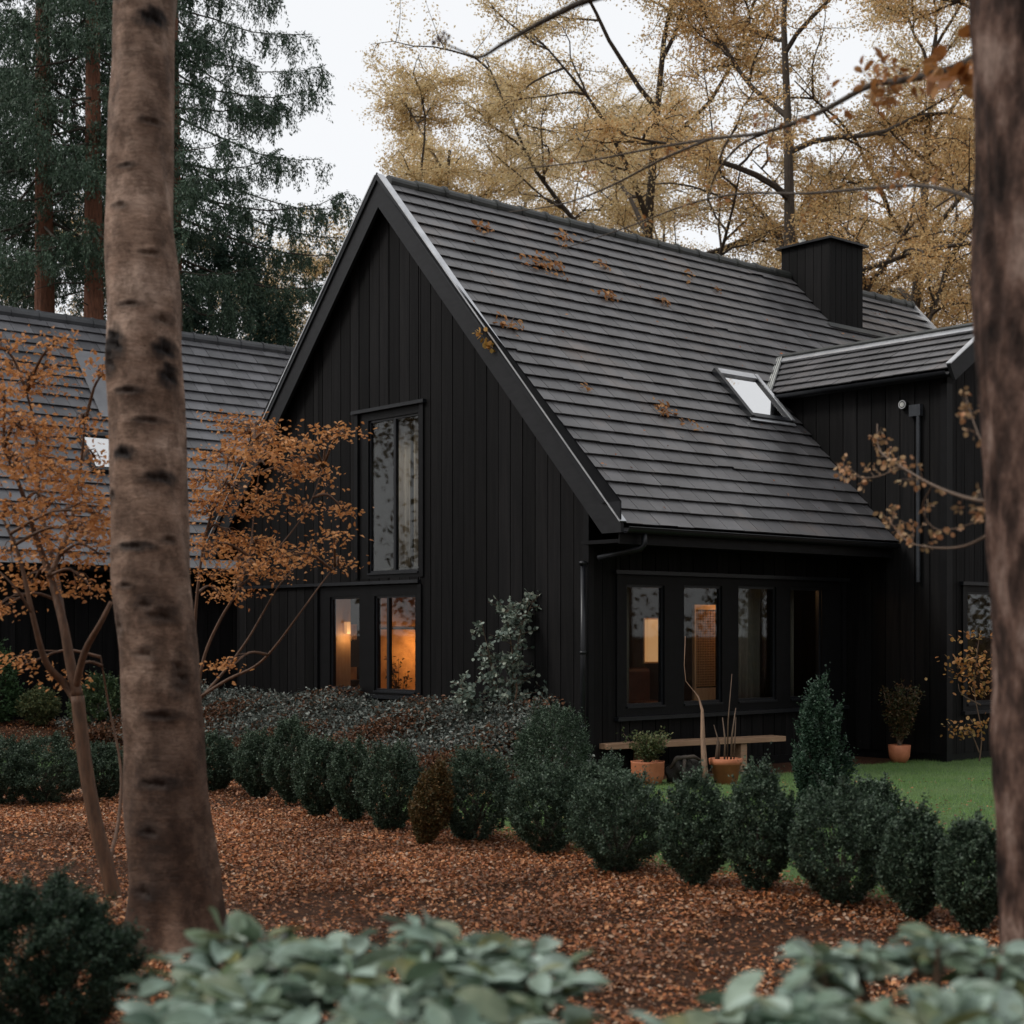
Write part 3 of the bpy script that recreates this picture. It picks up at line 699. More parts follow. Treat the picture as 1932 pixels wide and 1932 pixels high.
def sprig_plant(name, label, cat, base, h, spread, nb, nl, leafsize, tmpl, lmat, smat, seed, z0=0, stemr=.006, up=.8, group=None, droop=0):
    r = np.random.default_rng(seed); t = thing(name, label, cat, base, 0, group)
    st = MB(); C = []; Dr = []
    for i in range(nb):
        a = r.uniform(0, 2 * math.pi); L = h * r.uniform(.55, 1); tilt = r.uniform(0, 1) ** .7 * spread / h
        pts = []
        for k in range(6):
            s = k / 5; pts.append((math.cos(a) * tilt * L * s ** 1.2 + r.normal(0, .01), math.sin(a) * tilt * L * s ** 1.2 + r.normal(0, .01), z0 + L * (s - droop * s * s) * (1 - .25 * tilt)))
        st.tube(pts, [stemr * (1 - .8 * k / 5) + .0012 for k in range(6)], 5)
        for q in range(nl):
            s = r.uniform(.18, 1) ** .8 * 5; k = min(4, int(s)); fr = s - k
            p = np.array(pts[k]) * (1 - fr) + np.array(pts[k + 1]) * fr; d = rnd_dirs(r, 1, .8, (math.cos(a) * .3, math.sin(a) * .3, .4))[0]
            C.append(p + d * leafsize * .4 + r.normal(0, .02, 3)); Dr.append(d)
    st.build("stems", smat, t)
    C = np.array(C); leaves("leaves", C, np.array(Dr), UP(len(C)), r.uniform(.6, 1.15, len(C)) * leafsize, tmpl, lmat, t, r, .6)
    return t
OLIVE = leafmat("olive_leaves", [(.05, .07, .03), (.10, .13, .055), (.2, .19, .08)], .3)
SILVER = leafmat("silver_leaves", [(.028, .036, .03), (.06, .072, .062), (.115, .135, .118), (.25, .275, .245), (.07, .05, .035)], .15, .42, .45)
BUSHY = leafmat("dark_potted_leaves", [(.02, .03, .012), (.05, .055, .02), (.13, .06, .025), (.035, .05, .02)], .2)
sprig_plant("potted_plant", "loose olive green plant growing in the squat pot left of the bench", "plant", (g1.x, g1.y, .2), .42, .3, 34, 60, .036, LEAF6, OLIVE, STEM, 11)
sprig_plant("potted_plant", "dark bushy plant with reddish leaves in the small pot by the wall", "plant", (g3.x, g3.y, .2), .78, .36, 38, 90, .042, LEAF6, BUSHY, STEM, 12)
t = thing("bare_canes", "bare upright canes standing in the rimmed terracotta pot", "plant", (g2.x, g2.y, .2))
m = MB()
for (a, b_, h, r_) in ((-.07, .02, .42, .011), (-.10, .0, .28, .02), (.02, .02, .95, .008), (.05, -.03, .6, .012), (.09, .03, .5, .009), (-.02, -.05, .5, .012)):
    m.tube([(a, b_, .03), (a * 1.0 + .01, b_, h * .5), (a * 1.3 + rnd.uniform(-.03, .05), b_, h)], [r_, r_ * .8, r_ * .4], 7)
m.build("canes", STEM, t, True)
d0 = P(1328, 1480, 16.0)
t = thing("driftwood_pole", "curved driftwood pole leaning upright beside the pot of bare canes", "driftwood", (d0.x, d0.y, 0))
def rel(u, v, D, o): q = P(u, v, D); return (q.x - o[0], q.y - o[1], q.z - o[2])
DO = (d0.x, d0.y, 0)
pts = [rel(u, v, D, DO) for u, v, D in ((1332, 1481, 16.0), (1329, 1440, 16.05), (1326, 1390, 16.1), (1325, 1340, 16.15), (1318, 1315, 16.2), (1306, 1300, 16.2), (1294, 1285, 16.2), (1291, 1255, 16.2), (1293, 1200, 16.2))]
MB().tube(pts, [.036, .032, .026, .016, .008, .0045, .004, .0035, .003], 9).build("pole", surf("driftwood", (.16, .095, .06), (.32, .2, .13), .7, 12, (4, 4, .6), .004), t, True)
# dark gnarled stump between the pots
def stump():
    c = P(1293, 1480, 16.25); t = thing("tree_stump", "dark gnarled stump lying between the two terracotta pots under the bench", "stump", (c.x, c.y, 0))
    r = np.random.default_rng(4); nu, nv = 40, 22; V = []
    for j in range(nv + 1):
        ph = math.pi * j / nv
        for i in range(nu):
            th = 2 * math.pi * i / nu
            k = 1 + .16 * math.sin(3 * th + 2 * ph) + .12 * math.sin(7 * th - 3 * ph) + .07 * math.sin(13 * th + 5 * ph)
            V.append((.19 * k * math.sin(ph) * math.cos(th), .13 * k * math.sin(ph) * math.sin(th), max(0, .115 + .15 * k * math.cos(ph))))
    Fc = [(j * nu + i, j * nu + (i + 1) % nu, (j + 1) * nu + (i + 1) % nu, (j + 1) * nu + i) for j in range(nv) for i in range(nu)]
    MB().add(V, Fc).build("log", surf("charred_log", (.008, .007, .006), (.03, .025, .02), .8, 14, None, .02), t, True)
    m = MB(); m.tube([(-.02, -.12, .26), (-.04, -.17, .15), (-.0, -.19, .02)], [.018, .02, .03], 7); m.tube([(-.2, -.03, .1), (-.1, -.1, .27), (.08, -.08, .29), (.17, -.05, .24)], [.02, .025, .022, .015], 7)
    m.build("roots", surf("root", (.03, .024, .018), (.08, .06, .045), .8, 14), t, True)
stump()

# ================================================================== SHRUBS
BOXG = leafmat("boxwood_leaves", [(.013, .026, .014), (.028, .052, .031), (.055, .09, .055), (.14, .195, .13)], .2, .5, .35)
BOXB = leafmat("browned_boxwood", [(.05, .03, .012), (.13, .07, .022), (.05, .06, .025), (.2, .11, .04)], .18, .6, .3)
CONI = leafmat("dwarf_conifer", [(.010, .026, .015), (.022, .05, .03), (.04, .08, .05), (.08, .13, .085)], .15, .5, .3)
def bush_mesh(seed, prof, n, lsize, mat, lump=.12, tmpl=LEAF4, spikes=0):
    """unit bush: prof(t) gives the radius at height t in 0..1"""
    r = np.random.default_rng(seed)
    t = r.uniform(.03, 1, n * 3); R = prof(t); k = r.random(n * 3) < (R / R.max() + .08); t = t[k][:n]; R = R[k][:n]; N = len(t)
    a = r.uniform(0, 2 * math.pi, N); ph = r.uniform(0, 6, 6)
    lumps = 1 + lump * (np.sin(3 * a + 5 * t + ph[0]) + np.sin(5 * a - 9 * t + ph[1]) + .7 * np.sin(9 * a + 14 * t + ph[2])) / 1.6
    tuft = 1 + .06 * np.sin(17 * a + 23 * t + ph[3]) * np.sin(31 * t + 11 * a + ph[4])
    s = 1 - np.abs(r.normal(0, .17, N)) + (r.random(N) < .16) * r.uniform(0, .09, N)
    rr = R * lumps * tuft * np.clip(s, .15, 1.2)
    C = np.column_stack([rr * np.cos(a), rr * np.sin(a), t * (1 + .03 * np.sin(4 * a + ph[5]))])
    out = np.column_stack([np.cos(a), np.sin(a), .9 * (t - .35) + .35]); d = out + r.normal(0, .55, (N, 3))
    K = 300; M = int(N * .72); tid = r.integers(0, M, K); off = r.normal(.0, .022, K)   # most leaves sit in small upright tufts
    k = r.integers(0, K, M); tc_ = C[tid] * np.array((1, 1, 1)) + out[tid] * off[:, None]; al = r.normal(0, .03, M) + .01
    C[:M] = tc_[k] + out[tid][k] * al[:, None] + r.normal(0, .018, (M, 3)) * np.array((1, 1, .8)); C[:M, 2] += np.abs(al) * .6
    nsh = int(N * .03); sh = r.integers(0, K, 26); k = r.integers(0, 26, nsh); f = r.random(nsh)       # stray shoots
    up = (out[tid][sh] * .5 + np.array((0, 0, .9)) + r.normal(0, .2, (26, 3))); C[-nsh:] = tc_[sh][k] + up[k] * (f * r.uniform(.04, .09, 26)[k])[:, None] + r.normal(0, .008, (nsh, 3)); d[-nsh:] = up[k] + r.normal(0, .5, (nsh, 3))
    C[:, 2] = np.clip(C[:, 2], .02, 1.2)
    return C, d, r.uniform(.6, 1.25, N) * lsize, r
def ball(t): return .5 * np.clip(np.sin(np.pi * np.clip(t * .92 + .06, 0, 1)) ** .6, .02, 1) * (.55 + .45 * sstep(0, .42, t))
def egg(t): return .5 * np.clip((np.sin(np.pi * np.clip(t, 0, 1) ** .95)) ** .62, .02, 1) * (1.05 - .12 * t) * (.5 + .5 * sstep(0, .42, t))
def cone(t): return .5 * np.clip(1 - t, 0.0, 1) ** .62 * sstep(-.08, .25, t) + .012
protos = {}
def bush(kind, label, u, vt, vb, w, cat="shrub", group="clipped boxwood bushes in the hedge row", mat=None, D=None, n=34000, name="boxwood_bush", ls=None, prof=None, lump=.11):
    D = D or depth(vb); h = (vb - vt) / F * D * 1.03; wd = w / F * D * (1.03 if group else 1.04)
    c = P(u, vb, D); gz = float(ground_z(c.x, D))
    t = thing(name, label, cat, (c.x, D, gz - .01), random.Random(u).uniform(0, 6), group)
    C, d, sz, r = bush_mesh(abs(int(u)) + 7, prof or {'ball': ball, 'egg': egg, 'cone': cone}[kind], n, 1, None, lump)
    C = C * np.array([wd, wd, h]); size = sz * (ls or .0195)
    leaves("foliage", C, d, rnd_dirs(r, len(C)), size, LEAF4, mat or BOXG, t, r, 0)
    m = MB(); m.tube([(0, 0, 0), (0.005, 0, h * .5)], [.022, .012], 6)
    for i in range(9):
        a = r.uniform(0, 6.28); m.tube([(0, 0, h * .12), (wd * .16 * math.cos(a), wd * .16 * math.sin(a), h * .4), (wd * .34 * math.cos(a), wd * .34 * math.sin(a), h * .68)], [.011, .008, .003], 5)
    m.build("stem", DARKBARK, t)
    return t
ROW = [
 ('ball', "dark boxwood mound cut by the left edge of the picture", 0, 1398, 1522, 120),
 ('ball', "dark wide boxwood mound at the left, behind the slanting maple stem", 85, 1396, 1520, 135),
 ('ball', "dark boxwood mound between the maple stem and the birch trunk", 195, 1408, 1510, 90),
 ('ball', "small boxwood half hidden by the right side of the birch trunk", 405, 1392, 1495, 85),
 ('ball', "rounded boxwood, first clear of the birch trunk", 487, 1385, 1505, 85),
 ('egg', "boxwood with a raised pointed top, second from the birch trunk", 548, 1365, 1520, 88),
 ('ball', "rounded boxwood, third from the birch trunk", 602, 1403, 1545, 88),
 ('ball', "rounded boxwood, fourth from the birch trunk", 664, 1406, 1552, 84),
 ('ball', "full round boxwood just left of the browned leaning one", 738, 1412, 1570, 112),
 ('ball', "ball-shaped boxwood just right of the browned leaning one", 895, 1428, 1592, 144),
 ('ball', "ball-shaped boxwood on a dark foot in front of the upright yew by the silver sapling", 1030, 1455, 1614, 134),
 ('ball', "widest boxwood ball in the row, in front of the squat terracotta pot", 1168, 1468, 1652, 176),
 ('egg', "narrow egg-shaped boxwood in front of the pot of bare canes", 1312, 1478, 1682, 128),
 ('egg', "tall egg-shaped boxwood just left of the slender conifer", 1432, 1462, 1693, 136),
 ('ball', "largest boxwood, low and broad, in front of the slender conifer", 1590, 1500, 1712, 192),
 ('egg', "ragged topped boxwood, second from the right trunk", 1728, 1535, 1740, 128),
 ('egg', "boxwood touching the right trunk, at the right end of the row", 1838, 1555, 1762, 134),
]
for k_, lb, u, vt, vb, w in ROW: bush(k_, lb, u, vt, vb, w)
bush('egg', "rounded boxwood set behind the widest ball of the row", 1145, 1436, 1600, 110, group=None)
bush('egg', "pointed boxwood behind the largest one, right of the slender conifer", 1648, 1478, 1655, 110, group=None)
bush('ball', "upright dark yew mound between the silver sapling and the house corner", 1042, 1342, 1520, 132, name="yew_bush", group=None)
bush('cone', "slender pointed dwarf conifer rising in front of the four-pane window's right end", 1545, 1305, 1560, 104, name="dwarf_conifer", cat="conifer", group=None, mat=CONI, ls=.026, lump=.3, prof=lambda t: .5 * np.clip(1 - t, 0, 1) ** .5 * (.45 + .55 * sstep(.0, .42, t)) * (1 + .12 * np.sin(t * 19)))
t_ = bush('egg', "browned leaning boxwood with half its leaves dead", 795, 1448, 1602, 66, mat=BOXB, name="browned_boxwood_bush", group=None)
t_.rotation_euler = (0, .22, 0)
# seedling bush in the near left corner
bush('ball', "big dark shrub filling the near left corner below the birch", 70, 1672, 1932 + 30, 330, D=5.9, name="dark_shrub", group=None, n=110000, ls=.015, mat=leafmat('dark_shrub_leaves', [(.008, .018, .010), (.016, .034, .02), (.032, .06, .036), (.06, .10, .06)], .15), lump=.22)
# garden conifers by the annex
bush('cone', "feathery green conifer at the left edge in front of the annex wall", -5, 1225, 1370, 100, D=22.2, name="young_conifer", cat="conifer", group="young conifers before the annex", mat=leafmat("fresh_conifer", [(.02, .045, .02), (.05, .10, .04), (.08, .15, .06)], .2), ls=.05, n=7000)
bush('egg', "small green conifer in front of the annex wall, left of the maple stem", 75, 1300, 1370, 70, D=22.2, name="young_conifer", cat="conifer", group="young conifers before the annex", mat=OLIVE, ls=.045, n=5000)
bush('egg', "loose green shrub beside the birch trunk in front of the annex wall", 188, 1262, 1376, 110, D=21.8, name="young_conifer", cat="conifer", group="young conifers before the annex", mat=leafmat("loose_green", [(.02, .04, .018), (.05, .085, .035), (.09, .12, .05)], .2), ls=.05, n=7000)

# planting bed along the gable wall
def bed():
    r = np.random.default_rng(8); N = 62000
    x = r.uniform(-2.1, -.06, N); y = r.uniform(-.35, 8.6, N)
    nn = np.sin(x * 3 + y * 2) * .5 + np.sin(y * 3.3 - x) * .5 + .5 * np.sin(x * 7 + y * 5)
    hgt = (.84 - .56 * sstep(.4, 2.1, -x)) * (.9 + .12 * nn) * sstep(-.5, .4, y)
    z = hgt * (1 - np.abs(r.normal(0, .22, N))).clip(.05, 1) + (r.random(N) < .05) * r.uniform(0, .07, N)
    w = np.array([h2w(a, b, c) for a, b, c in zip(x, y, z)]); w[:, 2] += ground_z(w[:, 0], w[:, 1])
    d = rnd_dirs(r, N, .6, (0, -.2, .35)); up = rnd_dirs(r, N, 1, (0, 0, .8))
    rust = (nn - 1.5 * (z / hgt.clip(.1)) + 1.5 * sstep(.6, 1.9, -x) + r.normal(0, .6, N)) > -.3
    for nm, k, mt, lb in (("ground_cover", ~rust, SILVER, "silver green low shrubs massed along the foot of the gable wall"),
                          ("rusty_ground_cover", rust, leafmat("rusty_leaves", [(.05, .026, .016), (.12, .05, .025), (.22, .10, .05), (.07, .05, .032)], .2), "rust brown withered leaves among the low silver shrubs")):
        o = leaves(nm, w[k], d[k], up[k], r.uniform(.03, .06, k.sum()), LEAF6, mt, None, r, 0); props(o, lb, "ground cover", kind="stuff")
bed()
sb = P(955, 1450, 17.2)
def sapling():
    t = thing("silver_sapling", "slender sapling with round silver green leaves against the gable wall", "sapling", (sb.x, sb.y, 0))
    r = np.random.default_rng(21); m = MB(); C = []; Dr = []
    O = (sb.x, sb.y, 0)
    stems = [[(958, 1440), (962, 1380), (966, 1320), (972, 1250), (985, 1180), (1008, 1125)], [(958, 1440), (950, 1370), (940, 1300), (925, 1230), (910, 1170)],
             [(962, 1400), (985, 1350), (1020, 1325), (1060, 1310), (1090, 1300)], [(955, 1420), (975, 1300), (965, 1200), (958, 1150)], [(955, 1430), (915, 1370), (880, 1320), (870, 1290)],
             [(962, 1420), (1010, 1380), (1060, 1360), (1100, 1350)]]
    for s in stems:
        pts = [np.array(rel(u + r.normal(0, 3), v, 17.2 + r.uniform(-.15, .15), O)) for u, v in s]
        m.tube(pts, np.linspace(.016, .003, len(pts)).tolist(), 6)
        for q in range(52):
            f_ = r.uniform(.2, 1) * (len(pts) - 1); k = min(len(pts) - 2, int(f_)); p = pts[k] + (pts[k + 1] - pts[k]) * (f_ - k)
            d = rnd_dirs(r, 1, .6, (0, 0, .25))[0]; L = r.uniform(.08, .26); e = p + d * L
            m.tube([p, (p + e) / 2 + np.array((0, 0, .01)), e], [.004, .003, .0015], 4)
            for z in range(12):
                s_ = r.uniform(.25, 1); dd = rnd_dirs(r, 1)[0]; C.append(p + (e - p) * s_ + dd * .012); Dr.append(dd)
    m.build("stems", STEM, t); C = np.array(C)
    leaves("leaves", C, np.array(Dr), UP(len(C)), r.uniform(.032, .062, len(C)), ROUND, leafmat('sapling_leaves', [(.06, .09, .07), (.13, .17, .14), (.24, .29, .24), (.36, .40, .32)], .2, .42, .45), t, r, .7)
sapling()

# ================================================================== TREES
def grow_path(r, p, d, L, n, wig, grav):
    pts = [np.array(p, float)]; d = np.array(d, float); d /= np.linalg.norm(d)
    for i in range(n):
        d = d + r.normal(0, wig, 3) + np.array((0, 0, grav)); d /= np.linalg.norm(d); pts.append(pts[-1] + d * L / n)
    return pts
def at_path(pts, f):
    f = f * (len(pts) - 1); k = min(len(pts) - 2, int(f)); return pts[k] + (pts[k + 1] - pts[k]) * (f - k), pts[k + 1] - pts[k]
GOLD = leafmat("golden_leaves", [(.46, .33, .15), (.68, .51, .26), (.78, .64, .38), (.58, .46, .25), (.80, .66, .42), (.50, .30, .13)], .55, .6, .2)
AMBER = leafmat("amber_leaves", [(.46, .29, .12), (.68, .46, .21), (.76, .56, .30), (.60, .43, .22), (.52, .27, .10)], .55, .6, .2)
def golden_tree(seed, H, clear, spread, nleaf, lsize, mat, label, loc, rz=0, limbs=10):
    r = np.random.default_rng(seed)
    t = thing("golden_tree", label, "tree", loc, rz, "golden autumn trees behind the house")
    m = MB(); tips = []
    trunk = grow_path(r, (0, 0, -.2), (r.normal(0, .05), r.normal(0, .05), 1), H * .9, 9, .05, .03)
    m.tube(trunk, np.linspace(.24, .035, 10).tolist(), 10)
    for i in range(limbs):
        f = (clear + (1 - clear) * (i + r.random()) / limbs) * .98; p, _ = at_path(trunk, f); a = i * 2.4 + r.normal(0, .4)
        el = r.uniform(.25, .8) + .5 * (f - .4); L = spread * (1.15 - .7 * max(0, f - .35) / .65) * r.uniform(.75, 1.1)
        b = grow_path(r, p, (math.cos(a) * math.cos(el), math.sin(a) * math.cos(el), math.sin(el)), L, 8, .13, .02)
        r0 = .1 * (1.1 - f); m.tube(b, np.linspace(r0 + .03, .014, 9).tolist(), 6)
        for j in range(8):
            q, dd = at_path(b, r.uniform(.2, 1)); dd = dd / np.linalg.norm(dd); sd = rnd_dirs(r, 1, .5)[0]
            c = grow_path(r, q, dd * .7 + sd * .9, L * r.uniform(.25, .5), 6, .2, .0)
            m.tube(c, np.linspace(.03, .007, 7).tolist(), 5)
            for k in range(7):
                q2, d2 = at_path(c, r.uniform(.15, 1)); d2 = d2 / np.linalg.norm(d2)
                e = grow_path(r, q2, d2 * .6 + rnd_dirs(r, 1, .6)[0], r.uniform(.5, 1.3), 4, .22, -.05)
                m.tube(e, np.linspace(.012, .004, 5).tolist(), 3, False); tips.append(e)
    m.build("trunk", DARKBARK, t)
    T = np.array(tips); per = nleaf // len(T); N = per * len(T)
    ti = np.repeat(np.arange(len(T)), per); f = r.random(N) * 3.999; k = f.astype(int)
    C = T[ti, k] + (T[ti, k + 1] - T[ti, k]) * (f - k)[:, None] + r.normal(0, 1, (N, 3)) * np.array((.13, .13, .09))
    leaves("crown", C, rnd_dirs(r, N, .8, (0, 0, -.3)), rnd_dirs(r, N, 1, (0, 0, .6)), r.uniform(.6, 1.2, N) * lsize, LEAF4, mat, t, r, 0)
    return t
def dup(root, loc, rz, s=1, label=None):
    c = root.copy(); col.objects.link(c); c.location = loc; c.rotation_euler = (0, 0, rz); c.scale = (s, s, s)
    if label: c["label"] = label
    for ch_ in list(root.children):
        d = ch_.copy(); col.objects.link(d); d.parent = c
    return c
def base(u, D, z=0): q = P(u, HY, D); return (q.x, D, z)
A = golden_tree(1, 15.5, .30, 6.9, 105000, .074, GOLD, "lone rounded golden tree straight above the gable's apex", base(785, 40))
B = golden_tree(2, 19, .25, 6.8, 96000, .072, GOLD, "tall golden tree rising behind the middle of the ridge", base(1180, 37), limbs=13)
Cc = golden_tree(3, 18, .2, 6.2, 84000, .072, AMBER, "amber tree with dark spreading limbs left of the chimney", base(1420, 33), limbs=13)
dup(B, base(1660, 36), 2.1, 1.0, "golden tree directly behind the chimney")
dup(Cc, base(1900, 34), 1.2, 1.05, "amber tree behind the right trunk, beyond the cross wing")
dup(A, base(985, 44), 2.4, 1.1, "golden tree filling the gap between the lone rounded tree and the tall one")
dup(A, base(590, 45), 4.1, .80, "low golden tree seen left of the gable, behind the spruce")
dup(B, base(1330, 50), 5.0, 1.0, "golden tree in the second rank behind the ridge's middle")
dup(Cc, base(1780, 52), 3.0, 1.1, "amber tree in the second rank to the right of the chimney")
dup(A, base(200, 50), 1.0, .95, "golden tree showing pale between the red spruce trunks")
dup(Cc, base(-60, 46), 5.5, .8, "amber tree at the far left edge behind the spruces")

def wood_ring():
    r = np.random.default_rng(31); cs_ = []
    for i in range(76):                       # ring of woodland; unseen part round the viewer added for reflections and shade
        a = 2 * math.pi * i / 76 + r.uniform(-.05, .05); far = math.cos(a) > .66; R = r.uniform(68, 86) if far else r.uniform(26, 42)
        x, y = math.sin(a) * R, math.cos(a) * R
        H = r.uniform(11, 16) if far else r.uniform(15, 24)
        cs_.append((x, y, H))
    m = MB(); C = []
    for x, y, H in cs_:
        m.tube([(x, y, 0), (x + r.normal(0, .3), y, H * .5), (x + r.normal(0, .5), y, H * .92)], [.25, .18, .04], 5)
        n = 8500; c = r.normal(0, 1, (26, 3)) * (3.0, 3.0, H * .27) + (x, y, H * .42); k = r.integers(0, 26, n)
        q = c[k] + r.normal(0, 1, (n, 3)) * (1.1, 1.1, .7); C.append(q[q[:, 2] > .2])
    C = np.concatenate(C); N = len(C)
    w = m.build("woodland_trunks", DARKBARK); props(w, "bare trunks of the far-off wood and of unseen trees added round the viewer", "wood", kind="stuff")
    o = leaves("woodland", C, rnd_dirs(r, N), rnd_dirs(r, N), r.uniform(.13, .28, N), LEAF4, leafmat("wood_leaves", [(.2, .14, .07), (.34, .24, .12), (.16, .14, .08), (.4, .3, .17)], .4), None, r, 0)
    props(o, "far-off pale golden wood behind the garden trees, with unseen trees added round the viewer", "wood", kind="stuff")
wood_ring()

# spruces
SPR = leafmat("spruce_needles", [(.026, .05, .030), (.045, .082, .05), (.085, .135, .085), (.034, .06, .042)], .15, .5, .3)
def spruce(seed, H, z0, Rmax, label, loc, rz=0, bark=REDBARK, tr=.24, whorls=22, mat=SPR, low=.0, group="dark spruces behind the annex", nl=54, azs=None):
    r = np.random.default_rng(seed); t = thing("spruce_tree", label, "tree", loc, rz, group)
    m = MB(); m.tube([(0, 0, -.2), (.03, 0, H * .4), (0, .04, H * .75), (0, 0, H)], [tr, tr * .82, tr * .5, .02], 12)
    br = MB(); C = []; Dr = []
    def needles(a, b, n, w):
        f = r.random(n)[:, None]; q = a + (b - a) * f + r.normal(0, w, (n, 3)); C.append(q)
        d = np.tile((b - a) / (np.linalg.norm(b - a) + 1e-9), (n, 1)) * .8 + r.normal(0, .5, (n, 3)); d[:, 2] -= .35; Dr.append(d)
    for i in range(whorls):
        f = i / (whorls - 1); z = z0 + (H - z0) * f ** .95; R = Rmax * (1 - f) ** .8 + .25
        nb = 6 if f < .7 else 5
        for j in range(nb):
            a = i * 1.3 + j * 2 * math.pi / nb + r.normal(0, .22); L = R * r.uniform(.72, 1.08); zz = z + r.uniform(-.25, .25)
            pts = []
            for k in range(8):
                s = k / 7; drop = -L * (.42 * s - .26 * s ** 3) * (1.15 - f * .9) + r.normal(0, .015)
                pts.append(np.array((math.cos(a + .05 * s) * L * s, math.sin(a + .05 * s) * L * s, zz + drop)))
            br.tube(pts, np.linspace(.035 * (1 - f * .6), .006, 8).tolist(), 5)
            side = np.array((-math.sin(a), math.cos(a), 0)); fw = np.array((math.cos(a), math.sin(a), 0))
            ns = int(9 + L * 6)
            for k in range(ns):
                s = r.uniform(.12, 1) ** .75; p, _ = at_path(pts, min(s, .999)); sg = 1 if k % 2 else -1
                l = (.28 + .55 * (1 - s)) * min(1, L / 2.2) * r.uniform(.7, 1.25) * 1.25
                e = p + (side * sg * r.uniform(.5, 1) + fw * .6) * l + np.array((0, 0, -.22 * l - r.uniform(.02, .12)))
                needles(p, e, nl // 2, .028)
                for h in range(3):            # hanging branchlets
                    q = p + (e - p) * r.uniform(.2, 1); dn = q + np.array((r.normal(0, .06), r.normal(0, .06), -r.uniform(.18, .55))); needles(q, dn, nl // 3, .022)
            needles(pts[-3], pts[-1], nl, .03)
    m.build("trunk", bark, t); br.build("branches", DARKBARK, t)
    if low:
        b2 = MB()
        for k in range(int((z0) * 2.2)):
            z = r.uniform(z0 * .25, z0); a = r.uniform(0, 6.28); L = r.uniform(.6, 2.2)
            b2.tube([(0, 0, z), (math.cos(a) * L * .5, math.sin(a) * L * .5, z + .06), (math.cos(a) * L, math.sin(a) * L, z - .1)], [.022, .014, .004], 4)
        b2.build("dead_branches", DARKBARK, t)
    C = np.concatenate(C); Dr = np.concatenate(Dr); N = len(C)
    leaves("needles", C, Dr, rnd_dirs(r, N), r.uniform(.05, .10, N), (NEEDLE[0] * np.array((1, 2.3, 1)), NEEDLE[1]), mat, t, r, 0)
    return t
S1 = spruce(1, 20, 8.6, 4.9, "large spruce with drooping boughs reaching right of the birch trunk", base(325, 33), .3, whorls=16)
S2 = spruce(2, 20, 9.8, 3.6, "spruce with a bare red trunk near the left edge, above the annex roof", base(82, 30.5), 1.0, low=1, tr=.24, whorls=13)
dup(S2, base(178, 29.5), 2.2, .95, "spruce with a bare red trunk just left of the birch")
dup(S1, base(-160, 36), 4.0, 1.05, "dark spruce cut by the left edge of the picture")
bush('ball', "rounded blue green pine showing above the annex ridge, right of the birch", 440, 520, 1360, 225, D=34, name="round_pine", cat="tree", group=None,
     mat=leafmat("pine_needles", [(.03, .06, .045), (.06, .11, .08), (.10, .17, .125)], .2), n=80000, ls=.085, prof=lambda t: .5 * np.clip(np.sin(np.pi * t ** 1.6), .02, 1) ** .6)

